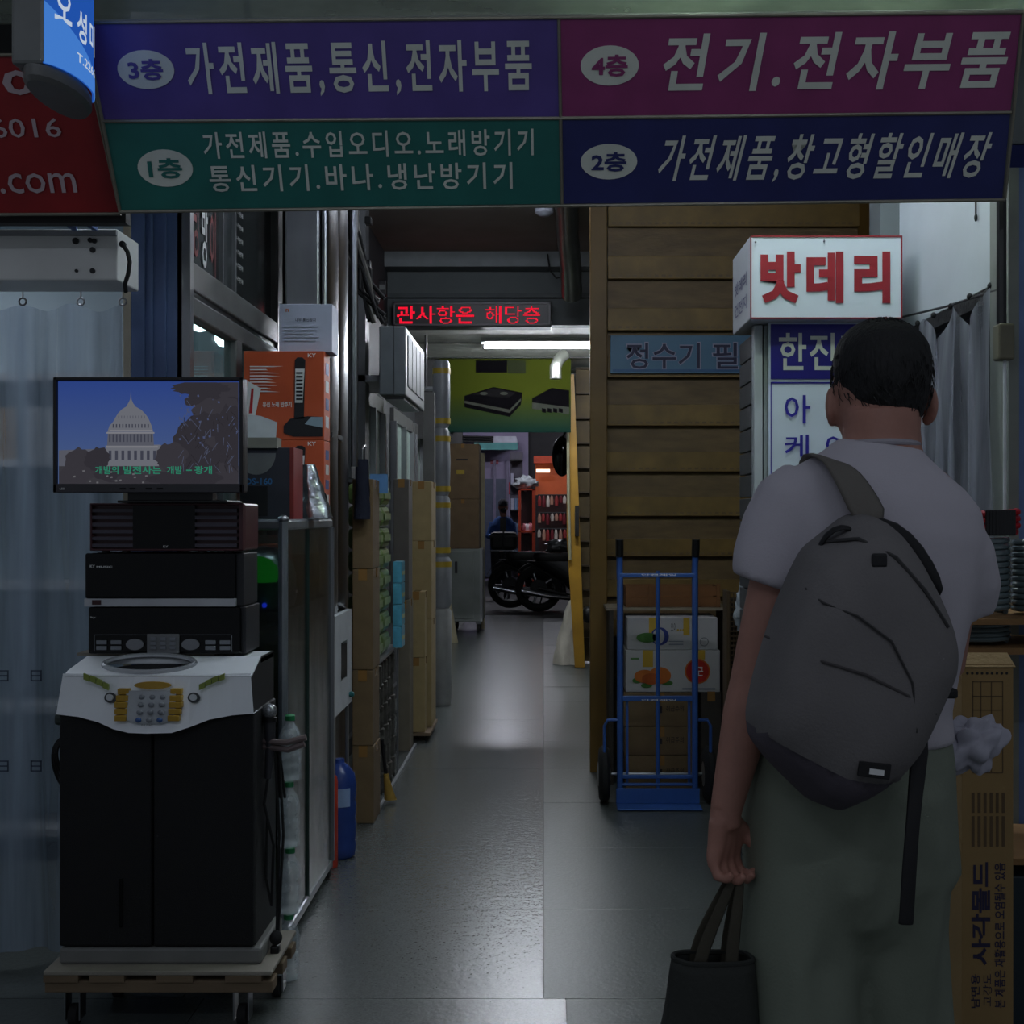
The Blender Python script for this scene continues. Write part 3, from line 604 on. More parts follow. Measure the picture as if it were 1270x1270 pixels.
for i in range(40):
    cx, cy = random.uniform(800,1190), random.uniform(150,500); r_ = random.uniform(4,12); pic('picture_sky_gap', P_((cx,cy),(cx+r_,cy-3),(cx+r_*1.3,cy+r_),(cx+2,cy+r_)), (66,74,104), .005)
for i in range(14):
    cx, cy = random.uniform(90,700), random.uniform(620,700); pic('picture_highlight', P_((cx,cy),(cx+14,cy-3),(cx+16,cy+8),(cx+2,cy+9)), (92,92,96), .005)
TT = emitter('tv_caption', (52,150,120), .6)
for s_, a, b in (('개발의', 118, 147), ('발전사는', 153, 200), ('개발', 207, 226), ('-', 231, 238), ('광개', 241, 263)):
    q0 = TPX(a, 588 if s_ != '-' else 584, .0056); letters(s_, TT, scr, q0, RX, UZ, (b-a)*TY/F, (10 if s_ != '-' else 1.5)*TY/F, .02, d=.0006)
for px in (150,162,182,196): MB().box(X(px,TY), X(px+7,TY), TY-.010, TY-.008, v0+.009, v0+.013).build('control_button', GLOSSBLACK, tv)
letters('LED', PRINTW, tv, (X(76,TY), TY-.0085, v0+.008), RX, UZ, .014, .005, 0)
# ================================================================ PET BOTTLES, four stacked
PET = mat('clear_bottle', (214,226,230), .12, 0, .05, 8, .4, 40, alpha=.34, spec=.9)
by = 3.655; bx = X(358, by)
hh = .2
prof = [(.026,0),(.034,.006),(.034,.02),(.031,.028),(.034,.036),(.034,.05),(.031,.058),(.034,.066),(.034,.085),(.031,.093),(.034,.101),(.034,.12),(.033,.135),(.026,.155),(.014,.172),(.013,.182)]
for k in range(4):
    t = thing('plastic_bottle', 'clear ribbed green-capped bottle beside the karaoke cabinet, '+('lowest of four', 'second from the floor', 'third from the floor', 'topmost of four')[k], 'bottle', (bx+.004*(k % 2), by, .001+k*hh), 'clear bottles stacked beside the karaoke cabinet')
    base = org(t)
    MB().lathe(base, prof, 20).build('bottle_body', PET, t)
    MB().lathe(base+Vector((0,0,.182)), [(.0155,0),(.0155,.014),(.012,.0175)], 14).build('cap', mat('green_cap', (40,130,78), .4), t)
# small pedestal ring holding each bottle straight is the cap itself
# ================================================================ GLASS DISPLAY CABINET
gy0, gy1, gx0, gx1 = 3.88, 4.72, -1.10, -.835; gt = 1.385
gc = thing('display_cabinet', 'glass display cabinet with rounded grey metal edges between the karaoke stack and the corridor', 'display cabinet', (-1.1, 4.3, 0))
TUB = mat('cabinet_tube', (134,140,144), .3, .5)
for x, y in ((gx1, gy0), (gx0, gy0), (gx1, gy1), (gx0, gy1)): MB().tube([(x, y, .03), (x, y, gt)], .013 if (x, y) != (gx1, gy0) else .016, 12).build('post', TUB, gc)
for z in (gt-.01, .05):
    for a, b in (((gx0,gy0),(gx1,gy0)), ((gx1,gy0),(gx1,gy1)), ((gx0,gy1),(gx1,gy1)), ((gx0,gy0),(gx0,gy1))):
        MB().box(min(a[0],b[0])-.012, max(a[0],b[0])+.012, min(a[1],b[1])-.012, max(a[1],b[1])+.012, z-.02, z+.014).build('rail', TUB, gc, bevel=.008)
MB().box(gx0, gx1, gy0, gy1, .035, .05).build('base_plate', OFFW, gc); MB().ell((gx1, gy0, gt+.004), (.019,.019,.014)).build('corner_cap', STEEL, gc)
GL = glass('cabinet_glass', (190,206,200), .75, .2)
MB().box(gx0, gx1, gy0-.003, gy0+.002, .06, gt-.03).build('front_pane', GL, gc)
MB().box(gx1-.002, gx1+.003, gy0, 4.27, .06, gt-.03).build('side_pane', GL, gc); MB().box(gx1+.004, gx1+.009, 4.26, gy1, .06, gt-.03).build('side_pane', GL, gc)
MB().box(gx1-.003, gx1+.011, 4.255, 4.265, .06, gt-.03).build('pane_edge', mat('dark_glass_edge', (40,60,54), .2), gc)
MB().box(gx1+.009, gx1+.02, 4.70, 4.72, .06, gt-.03).build('door_strip', ALU, gc)
for z in (1.09, .72, .38): MB().box(gx0+.01, gx1-.01, gy0+.02, gy1-.01, z, z+.008).build('glass_shelf', GL, gc)
for x, y in ((gx1, gy0+.05), (gx1, gy1-.05)): MB().lathe((x-.012, y, .022), [(.014,0),(.021,.003),(.021,.02),(.014,.023)], 14, 'X').build('caster', RUBBER, gc)
MB().box(gx0+.003, gx0+.02, gy0, gy1, .06, gt-.03).build('back_panel', mat('cabinet_back', (120,124,120), .5), gc)
# goods in the cabinet
SHV = 1.0985
t = thing('green_lit_jar', 'round jar glowing green on the upper shelf of the glass cabinet', 'lamp', (X(330,3.98), 3.98, SHV))
jx = X(322, 3.97)
MB().lathe((jx, 3.97, SHV), [(.05,0),(.055,.01),(.055,.085)], 20).build('base', mat('frosted_base', (90,140,110), .4), t)
MB().lathe((jx, 3.97, SHV+.085), [(.056,0),(.062,.02),(.058,.05),(.035,.075),(.005,.084)], 20).build('dome', emitter('green_glow', (24,120,34), .8), t)
MB().ell((jx+.028, 3.918, SHV+.012), (.008,.006,.008)).build('indicator_light', emitter('blue_led', (40,60,255), 1.4), t)
MB().ell((jx-.024, 3.92, SHV+.11), (.011,.008,.012)).build('bright_spot', emitter('green_spot', (60,255,60), 1.2), t)
t = thing('chrome_dome_lamp', 'shiny chrome domed lamp on the upper shelf of the glass cabinet', 'lamp', (-.95, 4.08, SHV))
MB().lathe((-.945, 4.10, SHV), [(.10,0),(.105,.02),(.105,.10),(.095,.14),(.07,.175),(.035,.195),(.003,.20)], 28).build('dome', STEEL, t)
MB().lathe((-.945, 4.10, SHV+.04), [(.108,0),(.11,.006),(.108,.012)], 28).build('ring', ALU, t)
for i, (x, y, w_, h_, m_) in enumerate(((-.99, 4.3, .14, .2, mat('orange_box', (196,84,44), .6)), (-1.03, 4.46, .1, .23, WHITE), (-.91, 4.52, .1, .16, CARD))):
    tag(box('goods_box', m_, None, x-w_/2, x+w_/2, y, y+.12, SHV, SHV+h_), ('orange box at the back of the upper glass shelf', 'white box at the back of the upper glass shelf', 'brown box at the far end of the upper glass shelf')[i], 'box', 'boxes in the glass cabinet')
for i, (x, y, z, sx_, sz_) in enumerate(((-1.02, 4.0, .729, .16, .15), (-.97, 4.05, .389, .15, .12), (-.95, 4.5, .729, .14, .2), (-.96, 4.45, .389, .15, .2), (-1.0, 4.1, .051, .16, .2), (-.97, 4.5, .051, .15, .26))):
    mb = MB().sheet(lambda u, v: Vector((x+sx_/2*math.cos(2*math.pi*u)*math.sin(math.pi*(.08+.84*v))*(1+.25*noise.noise(Vector((u*6,v*6,i)))), y+.09*math.sin(2*math.pi*u)*math.sin(math.pi*(.08+.84*v))*(1+.25*noise.noise(Vector((u*7,v*7,i+4)))), z+.003+sz_*v)), 20, 12) if i in (0, 1) else MB().box(x-sx_/2, x+sx_/2, y-.08, y+.08, z, z+sz_)
    tag(mb.build('wrapped_goods' if i in (0,1) else 'goods_box', mat('clear_bag', (150,160,168), .15, 0, .3, 20, .6, 30) if i in (0,1) else [CARD, DARK, CARD2, OFFW][i % 4]), ('crinkled clear bag of parts on the middle glass shelf', 'crinkled clear bag of parts on the lower glass shelf', 'beige box on the middle glass shelf, far end', 'pale box on the lower glass shelf, far end', 'brown box on the cabinet floor, near end', 'dark box on the cabinet floor, far end')[i], 'bag' if i in (0,1) else 'box', 'goods in the glass cabinet')
# ================================================================ BOXES ON THE GLASS CABINET
BT = gt+.005
ORG_ = mat('orange_carton', (196,84,44), .55, 0, .08, 4); ph = 'phone handset'
def phone_box(name, label, x0, x1, y0, y1, z0, z1, first):
    t = thing(name, label, 'box', ((x0+x1)/2, (y0+y1)/2, z0), 'orange cartons on the glass cabinet')
    MB().box(x0, x1, y0, y1, z0, z1).build('carton', ORG_, t, bevel=.002)
    W_, H_ = x1-x0, z1-z0; q = lambda u, v, d=.002: Vector((x0+W_*u, y0-d, z0+H_*v))
    def poly(nm, m_, uv, d=.002): return MB().add([q(u, v, d) for u, v in uv], [tuple(range(len(uv)))]).build(nm, m_, t)
    poly('handset_print', INK, [(.63,.24),(.75,.24),(.77,.9),(.73,.93),(.67,.93),(.64,.9)]); poly('handset_print', PRINTW, [(.64,.42),(.735,.42),(.76,.8),(.645,.8)], .003)
    for k in range(8): poly('key_print', INK, [(.655,.45+k*.042),(.735,.45+k*.042),(.737,.47+k*.042),(.655,.47+k*.042)], .004)
    poly('base_print', INK, [(.50,.08),(.62,.04),(.98,.04),(.98,.26),(.80,.27),(.58,.24),(.50,.16)]); poly('base_print', mat('blue_grey_print', (140,160,170), .5), [(.76,.18),(.98,.14),(.98,.26),(.84,.26)], .003)
    letters('KY', PRINTW, t, q(.80,.93), RX, UZ, .03, .014, .02)
    for k in range(9): poly('text_line_print', PRINTW, [(.08,.82-k*.035),(.08+.44*random.uniform(.5,1),.82-k*.035),(.5,.83-k*.035) if k == 0 else (.08+.2,.834-k*.035),(.08,.832-k*.035)], .002)
    letters('유선 노래 반주기', PRINTW, t, q(.24,.37), RX, UZ, W_*.36, .02, .03)
    poly('paper_print', WHITE, [(.0,.0),(.40,.0),(.42,.20),(.22,.27),(.0,.30)]); poly('paper_print', PRINTW, [(.02,.28),(.15,.28),(.22,.58),(.06,.66)], .003); poly('stripe_print', mat('red_print', (180,36,40), .5), [(.07,.3),(.11,.3),(.13,.58),(.10,.58)], .004)
    for k in range(4): MB().box(x1, x1+.001, y0+.03, y1-.03, z0+H_*(.15+.2*k), z0+H_*(.28+.2*k)).build('side_print', [PRINTW, mat('blue_print', (60,90,150), .5)][k % 2], t)
    return t
ob0 = X(302,4.4); ob1 = X(402,4.4)
phone_box('orange_carton', 'orange telephone carton, lower of two on the glass cabinet', ob0, ob1, 4.4, 4.52, BT+.012, BT+.285, False)
phone_box('orange_carton', 'orange telephone carton, upper of two, with a handset picture', ob0, ob1, 4.4, 4.52, BT+.286, BT+.61, True)
zt2 = BT+.611
t = thing('white_carton', 'white printed carton standing on top of the orange cartons', 'box', (-.94, 4.47, zt2))
wx0, wx1 = X(346,4.43), X(412,4.43)
MB().box(wx0, wx1, 4.43, 4.56, zt2, Z(377,4.43)).build('carton', mat('blue_white_card', (176,182,200), .55), t, bevel=.002)
letters('내부 통신장치', INK, t, (wx0+.06, 4.429, Z(399,4.43)), RX, UZ, .075, .012, .01); letters('n', mat('orange_print', (190,110,60), .5), t, (wx0+.025, 4.429, Z(387,4.43)), RX, UZ, .012, .012, .03)
for k in range(5): MB().box(wx0+.02, wx0+.02+random.uniform(.1,.15), 4.428, 4.429, Z(405+k*4.4,4.43)-.002, Z(405+k*4.4,4.43)).build('text_line_print', KEYG, t)
# speaker carton with round picture
dx0, dx1 = X(298,4.05), X(364,4.05)
t = thing('speaker_carton', 'dark speaker carton with a round silver picture, leaning against the orange boxes', 'box', ((dx0+dx1)/2, 4.1, BT))
MB().box(dx0, dx1, 4.05, 4.2, BT, Z(555,4.05)).build('carton', mat('charcoal_carton', (58,60,70), .5), t, bevel=.002)
MB().box(dx1-.012, dx1+.001, 4.049, 4.201, BT, Z(555,4.05)).build('red_edge', mat('red_edge', (140,50,46), .5), t)
MB().slab([Vector((X(318+24*math.cos(q),4.05), 4.049, Z(562+27*math.sin(q),4.05))) for q in [math.pi*i/16 for i in range(17)]], (0,-1,0), .001).build('round_print', mat('silver_print', (132,134,134), .5), t)
MB().box(dx0, X(345,4.05), 4.03, 4.1, Z(556,4.05), Z(543,4.05)).build('top_flap', mat('beige_flap', (150,148,136), .6), t)
letters('DS-160', mat('cyan_print', (60,130,190), .5), t, (X(305,4.05), 4.048, Z(601,4.05)), RX, UZ, X(338,4.05)-X(305,4.05), .022, .02)
MB().box(dx0, X(332,4.05), 4.0485, 4.05, BT+.01, Z(603,4.05)).build('dark_band_print', INK, t)
# crumpled foil item
t = thing('foil_blister_pack', 'shiny clear blister pack leaning between the speaker carton and orange cartons', 'package', (X(383,4.2), 4.28, BT))
def foil(u, v):
    a = 2*math.pi*u; ww = (.028+.035*(1-v))*(1+.15*noise.noise(Vector((u*5,v*6,1)))); return Vector((X(379,4.25)+.05*(1-v)*.6+ww*math.cos(a), 4.28+ww*.8*math.sin(a), BT+.002+.19*v+.006*noise.noise(Vector((u*9,v*9,0)))))
MB().sheet(foil, 20, 14).build('blister', mat('foil', (190,194,198), .15, .9, .2, 20, .5, 30), t)
# ================================================================ LEFT SIDE OF THE CORRIDOR
XL = -1.16
def carton(name, label, group, x0, x1, y0, y1, z0, z1, m=None, bevel=.004, tape=True, cat='box'):
    """one closed carton: body, flap seam tape and hand-hole print"""
    t = thing(name, label, cat, ((x0+x1)/2, (y0+y1)/2, z0), group)
    MB().box(x0, x1, y0, y1, z0, z1).build('carton_body', m or CARD, t, bevel=bevel)
    if tape:
        MB().box((x0+x1)/2-.02, (x0+x1)/2+.02, y0-.0015, y1+.0015, z1-.05, z1+.001).build('tape', TAPE, t)
        MB().box(x0-.0015, x1+.0015, (y0+y1)/2-.02, (y0+y1)/2+.02, z1-.04, z1-.0005).build('tape', TAPE, t)
    return t
# wall panels and pilasters, conduits
lw = tag(MB().box(XL, XL+.03, 5.2, 17.4, 0, .1).build('baseboard_left', DARK), kind='structure')
for i, (y0, y1, c_, xx) in enumerate(((5.22, 5.5, WALLD, .05), (5.75, 6.15, mat('panel_grey', (78,80,82), .5), .1), (6.3, 6.5, WALLD, .16), (7.2, 7.35, mat('panel_grey', (78,80,82), .5), .1))):
    structure('trim_%d' % (13+i), c_, XL, XL+xx, y0, y1, 1.6, 3.33)
# corridor shop windows further in, pane colour painted pale for a lit inside
for i, (y0, y1) in enumerate(((7.6, 8.5), (9.2, 10.4), (10.7, 11.9))):
    wn2 = tag(MB().box(XL-.01, XL+.03, y0-.06, y1+.06, 2.12, 2.22).build('window_%d' % (i+2), FR), kind='structure')
    for yy in (y0-.06, (y0+y1)/2-.03, y1): MB().box(XL, XL+.05, yy, yy+.06, .6, 2.12).build('window_frame', ALU, wn2, bevel=.004)
    MB().box(XL+.005, XL+.01, y0, y1, .6, 2.12).build('pane', mat('pane_painted_lit', (150,168,160), .3, 0, .2, 3), wn2)
# stainless folded duct standing behind the glass cabinet
t = thing('stainless_duct', 'tall shiny folded stainless steel duct rising behind the white carton', 'duct', (-.9, 5.05, .98))
def duct(u, v):
    y = 4.86+.5*u; x = -.885+.028*abs(math.sin(u*math.pi*2.0))**.6+.006*noise.noise(Vector((u*3, v*5, 0))); return Vector((x, y, 1.0+2.0*v))
MB().sheet(duct, 32, 24).build('duct_face', STEEL, t, solid=.012)
MB().box(-1.04, -.90, 4.86, 5.36, 1.0, 3.0).build('duct_core', ALU, t, bevel=.01)
MB().box(-.893, -.856, 4.90, 5.30, 1.72, 1.74).build('seam_strip', DARK, t)
MB().tube([(-.845, 5.40, 1.62), (-.845, 5.40, 2.95)], .016, 10).build('edge_pipe', STEEL, t)
t = thing('sheet_metal_offcut', 'worn brown stained metal sheets leaning under the stainless duct', 'sheet', (-.9, 5.1, 0))
DIRT = mat('stained_metal', (92,78,66), .35, .6, .35, 4, .2, 12, stretch=(3,3,.6))
for k in range(3): MB().box(-.93+.028*k, -.915+.028*k, 4.84+.03*k, 5.34-.05*k, .01, .99-.1*k).build('sheet', DIRT, t, bevel=.002)
# white metal switch frame
t = thing('white_switch_frame', 'white metal frame with a dark opening fixed beside the glass cabinet', 'frame', (-.845, 5.0, .60))
fy0, fy1, fz0, fz1, fx = 4.80, 5.22, .60, 1.0, -.832
for q in ((fy0, fy1, fz1-.12, fz1), (fy0, fy1, fz0, fz0+.12), (fy0, fy0+.15, fz0+.12, fz1-.12), (fy1-.12, fy1, fz0+.12, fz1-.12)): MB().box(fx-.018, fx+.004, *q).build('rail', WHITE, t)
MB().box(fx-.02, fx-.014, fy0+.1, fy1-.09, fz0+.09, fz1-.09).build('dark_opening', BLACK, t)
MB().box(fx+.0042, fx+.005, fy0+.16, fy1-.13, fz0+.13, fz1-.13).build('opening', BLACK, t); MB().lathe((fx+.004, 5.16, .64), [(.01,0),(.014,.01),(.008,.02)], 12, 'X').build('knob', mat('teal_knob', (40,110,110), .4), t)
MB().box(fx-.012, fx-.004, fy0+.02, fy0+.06, .2, fz0).build('support_post', ALU, t); MB().box(fx-.012, fx-.004, fy1-.06, fy1-.02, .004, fz0).build('support_post', ALU, t)
# blue water jug and red can
t = thing('blue_water_jug', 'large blue water cooler jug with pale label on the floor by the glass cabinet', 'water jug', (X(424,4.95), 4.98, 0))
b0 = Vector((X(421,4.98), 4.98, .001))
MB().lathe(b0, [(.06,0),(.068,.01),(.07,.05),(.066,.07),(.07,.09),(.07,.14),(.066,.155),(.07,.17),(.07,.22),(.066,.235),(.07,.25),(.07,.3),(.062,.34),(.04,.37),(.022,.385),(.02,.4)], 24).build('jug', mat('jug_blue', (44,70,140), .25, alpha=.92), t)
MB().sheet(lambda u, v: b0+Vector((.0725*math.sin(.05+.75*u), -.0725*math.cos(.05+.75*u), .215+.075*v)), 8, 1).build('label_print', mat('pale_blue_print', (140,165,200), .5), t)
t = thing('red_cylinder', 'red-orange metal cylinder behind the cabinet edge beside the water jug', 'cylinder', (X(408,4.88), 4.84, 0))
MB().lathe((-.843, 4.82, .001), [(.022,0),(.024,.01),(.024,.34),(.02,.36),(.008,.375),(.008,.4)], 16).build('body', mat('red_orange', (190,62,40), .4), t)
# --- tall brown cartons (front Y 5.5)
zs = [0.001, .355, .70, 1.16, 1.57]; nm = ('lowest', 'second from the floor', 'third from the floor', 'topmost')
for k in range(4): carton('brown_carton', 'tall narrow brown carton behind the water jug, '+nm[k]+' of its stack', 'brown cartons behind the water jug', X(437,5.5), X(463,5.5)+random.uniform(-.004,.004), 5.5, 5.72, zs[k], zs[k+1]-.002)
t = thing('navy_jacket', 'dark navy jacket hanging in front of the brown carton stack', 'jacket', (X(448,5.45), 5.46, 1.38))
def jk(u, v):
    a = 2*math.pi*u; return Vector((X(449,5.45)+(.028+.008*(1-v))*math.cos(a)*(1+.2*noise.noise(Vector((u*6,v*3,2)))), 5.455+.028*math.sin(a), 1.385+(.27-.0)*v))
MB().sheet(jk, 20, 14).build('cloth', mat('navy_cloth', (24,28,46), .85, 0, .2, 20, .3, 60), t)
MB().tube([(X(449,5.45), 5.455, 1.64), (X(449,5.45), 5.455, 1.70), (X(449,5.45), 5.5, 1.72), (X(449,5.45), 5.56, 1.72)], .005).build('hook', STEEL, t)
# --- green wrapped packs: 8 tiers x 2
GP = mat('green_wrap', (118,142,82), .3, 0, .2, 14, .35, 25); LBL = mat('blue_label', (92,140,190), .5)
first = None; ord8 = ('lowest','second','third','fourth','fifth','sixth','seventh','topmost')
for k in range(8):
    for j in range(2):
        y0 = 5.76+.30*j; z0 = .70+.1075*k
        lab = 'green plastic wrapped pack, %s tier from below, %s column of the green stack' % (ord8[k], ('near', 'far')[j])
        if first is None:
            first = thing('green_pack', lab, 'pack', (-.87, y0+.14, z0), 'green wrapped packs stacked along the left side')
            MB().box(-.935, -.805, y0, y0+.28, z0+.001, z0+.105).build('pack_body', GP, first, bevel=.025)
            MB().box(-.80, -.797, y0+.03, y0+.25, z0+.035, z0+.07).build('printed_band', mat('pale_green_print', (150,170,120), .4), first)
            MB().box(-.88, -.875, y0-.001, y0+.281, z0+.03, z0+.106).build('wrap_seam', mat('clear_seam', (170,186,150), .3), first)
        else: copy_tree(first, (-.87, y0+.14, z0), lab)
t = tag(box('blue_label_sheet', LBL, None, X(459,5.74), X(481,5.74), 5.735, 5.745, Z(612,5.74), Z(588,5.74)), 'light blue label card on the front of the topmost green pack', 'card')
for k in range(4):
    a = carton('sky_blue_pack', 'narrow sky blue pack beside the green stack, '+('lowest','second','third','topmost')[k]+' of four', 'sky blue packs', -.80, -.752, 6.42, 6.56, .7+.115*k, .813+.115*k, mat('sky_blue_wrap', (90,170,196), .3, 0, .25, 20), tape=False)
    MB().box(-.7515, -.75, 6.44, 6.54, .74+.115*k, .76+.115*k).build('print', mat('pale_yellow_print', (196,200,150), .5), a)
# support shelf for packs
t = thing('low_rack', 'low metal rack holding the green packs above the metal tins', 'rack', (-.9, 6.2, 0))
MB().box(-.95, -.795, 5.75, 6.62, .682, .698).build('shelf', ALU, t)
for x in (-.945, -.80):
    for y in (5.76, 6.6): MB().box(x, x+.008, y, y+.008, 0, .682).build('leg', ALU, t)
first = None
for j in range(6):
    for k in range(6):
        y0 = 5.79+.135*j; z0 = .004+.111*k
        lab = 'dull metal tin, %s row up, %s column from the near end of the rack' % (('lowest','second','third','fourth','fifth','top')[k], ('first','second','third','fourth','fifth','last')[j])
        if first is None:
            first = thing('metal_tin', lab, 'tin', (-.86, y0+.06, z0), 'metal tins under the green packs')
            MB().lathe((-.86, y0+.06, z0), [(.054,0),(.056,.004),(.056,.098),(.05,.104),(.05,.1085)], 16).build('tin_body', mat('tin', (112,110,104), .35, .7, .3, 8), first)
            MB().lathe((-.86, y0+.06, z0+.03), [(.0565,0),(.0565,.04)], 16, cap=False).build('paper_band', mat('tin_band', (84,82,76), .6), first)
        else: copy_tree(first, (-.86+.006*random.uniform(-1,1), y0+.06, z0), lab)
t = thing('yellow_brush', 'small brush with yellow bristles and a dark handle leaning by the tins', 'brush', (-.74, 5.9, 0))
MB().tube([(-.782, 5.85, .32), (-.765, 5.87, .15)], .009, 8).build('handle', BLACK, t); MB().loft([(-.765, 5.87, .15, .012, .012), (-.755, 5.88, .08, .02, .02), (-.745, 5.89, .02, .03, .025)], 12).build('bristles', mat('yellow_bristle', (176,140,60), .8, bump=.5, bscale=150), t)
tag(box('floor_trim_strip', OFFW, None, -.79, -.775, 5.7, 7.4, .0005, .012), 'thin pale metal strip on the floor along the tins', 'strip')
# --- beige cartons farther (Y 7.5)
specs = [(505, 527, 7.5, .06, .52), (505, 527, 7.5, .522, .93)]
for k, (a, b, Y, z0, z1) in enumerate(specs):
    carton('beige_carton', 'tall beige carton standing beyond the tins, '+('lower','upper')[k]+' of the near pair', 'beige cartons beyond the tins', X(a,Y), X(b,Y), Y, Y+.16, z0, z1, CARD2)
for k, (z0, z1) in enumerate(((.06, .74), (.742, 1.24), (1.242, 1.62))):
    carton('beige_carton', 'beige carton standing just behind the near pair, '+('lowest','middle','topmost')[k]+' of three', 'beige cartons beyond the tins', X(505,7.5), -.71, 7.68, 7.98, z0, z1, CARD2)
t = thing('caster_board', 'low board on casters under the beige cartons', 'dolly', (-.78, 7.7, 0))
MB().box(-.86, -.70, 7.48, 8.0, .04, .058).build('board', WOOD, t)
for x, y in ((-.83, 7.52), (-.73, 7.52), (-.83, 7.95), (-.73, 7.95)): MB().lathe((x-.008, y, .02), [(.012,0),(.02,.003),(.02,.013),(.012,.016)], 12, 'X').build('wheel', RUBBER, t)
carton('grey_carton', 'grey-brown carton, lower of two in front of the beige cartons', 'grey cartons on the rack end', X(492,7.2), X(508,7.2), 7.2, 7.4, .001, .9, mat('grey_card', (116,108,92), .8))
carton('grey_carton', 'grey-brown carton, upper of two in front of the beige cartons', 'grey cartons on the rack end', X(488,7.2), X(507,7.2), 7.2, 7.4, .902, 1.62, mat('grey_card2', (96,90,84), .8))
t = thing('round_stool_seat', 'small round dark disc lying against the wall base past the beige cartons', 'disc', (-.85, 9.5, 0))
MB().lathe((X(541,9.6), 9.6, .075), [(.02,0),(.075,.004),(.075,.02),(.02,.024)], 20, 'Y').build('disc', mat('disc_grey', (92,90,80), .6), t)
# white equipment box high on the wall
t = thing('wall_equipment_box', 'pale grey metal equipment box high on the left wall below the red LED sign', 'equipment box', (-.87, 7.5, 2.08))
ex0, ex1 = X(470,7.0), X(503,7.0)
MB().box(ex0, ex1, 7.0, 8.1, 2.1, 2.5).build('case', mat('box_grey', (100,108,110), .5), t, bevel=.008)
MB().box(ex0+.085, ex0+.089, 6.997, 7.0, 2.1, 2.5).build('seam', DARK, t)
for k in range(4): MB().box(ex1-.001, ex1+.006, 7.1+.23*k, 7.3+.23*k, 2.16, 2.46).build('side_fin', mat('fin_grey', (112,118,120), .6), t, bevel=.003)
MB().box(ex0+.02, ex1-.02, 7.1, 7.95, 2.085, 2.1).build('bracket', ALU, t); MB().box(-1.16, ex0+.01, 7.2, 7.9, 2.2, 2.24).build('wall_arm', ALU, t)
# white wrapped rolls
rollx, rolly = X(547,8.9), 8.95
WRAP = mat('white_wrap', (140,144,148), .4, 0, .15, 6, .3, 14); YT = mat('yellow_tape', (176,150,48), .4)
for k, (z0, z1) in enumerate(((.72, 1.1), (1.1, 1.55), (1.55, 2.05), (2.05, 2.55))):
    t = thing('wrapped_roll', 'white plastic wrapped roll with yellow tape against the left wall, '+('lowest','second from below','third from below','topmost')[k]+' of four', 'roll', (rollx, rolly, z0), 'white wrapped rolls')
    r_ = .062 if k else .07
    MB().lathe((rollx, rolly, z0+.001), [(r_*.8,0),(r_,.03),(r_*1.05,(z1-z0)*.5),(r_,z1-z0-.03),(r_*.8,z1-z0-.002)], 20).warp(lambda p: p+Vector((.006*noise.noise(p*9), 0, 0))).build('roll_body', WRAP, t)
    for q in (.06, .8) if k else (.8,): MB().lathe((rollx, rolly, z0+(z1-z0)*q), [(r_*1.06,0),(r_*1.07,.02),(r_*1.06,.04)], 20, cap=False).build('yellow_tape', YT, t)
t = thing('roll_pedestal', 'pale plastic drum under the white wrapped rolls', 'drum', (rollx, rolly, 0))
MB().lathe((rollx, rolly, .0), [(.06,0),(.072,.02),(.075,.69),(.06,.718)], 20).build('drum', mat('drum_grey', (150,152,150), .5), t)
# narrow white pilaster beside the rolls
structure('trim_17', mat('pale_pilaster', (112,112,108), .6), X(526,8.8), X(540,8.8), 8.72, 8.80, 0, Z(487,8.75))
# hanging pipe bracket rod
t = thing('ceiling_rod', 'thin steel rod with a small plate hanging from the corridor ceiling on the left', 'rod', (X(528,9.5), 9.5, 2.4))
MB().tube([(X(528,9.5), 9.5, Z(481,9.5)), (X(528,9.5), 9.5, 2.82)], .01).build('rod', STEEL, t); MB().box(X(519,9.5), X(538,9.5), 9.47, 9.54, Z(484,9.5), Z(480,9.5)).build('plate', ALU, t)
# black cable bundles
t = thing('cable_bundle', 'tangle of black cables and junction boxes hanging below the ceiling on the left', 'cables', (X(448,6.5), 6.5, 2.6))
random.seed(11)
for k in range(16):
    Y = random.uniform(6.0, 6.6); a = (random.uniform(424, 445), 205); 
    pts = [a, (a[0]+random.uniform(-5,8), 265), (random.uniform(425,448), random.uniform(285,320)), (random.uniform(440,462), random.uniform(330,360)), (random.uniform(455,478), random.uniform(370,402))]
    MB().tube([at(px, py, Y) for px, py in pts], random.uniform(.006,.014), 6).build('cable', RUBBER if k % 4 else mat('grey_cable', (90,88,80), .6), t)
for px, py, w_ in ((447, 322, 12), (437, 300, 9), (452, 268, 8)): MB().box(X(px,6.4), X(px+w_,6.4), 6.4, 6.46, Z(py+9,6.4), Z(py,6.4)).build('junction_box', BLACK, t, bevel=.004)
t = thing('electrical_conduit', 'vertical black conduit with a small grey meter box beside the red LED sign', 'conduit', (X(466,8.6), 8.6, 2.2))
MB().tube([(X(467,8.6), 8.6, 2.2), (X(467,8.6), 8.6, 3.33)], .018, 10).build('pipe', BLACK, t)
MB().box(X(468,8.6), X(480,8.6), 8.55, 8.62, Z(368,8.6), Z(349,8.6)).build('meter_box', BLACK, t, bevel=.004); MB().box(X(470,8.54), X(477,8.54), 8.54, 8.55, Z(359,8.54), Z(353,8.54)).build('meter_window', mat('meter_grey', (120,122,120), .4), t)
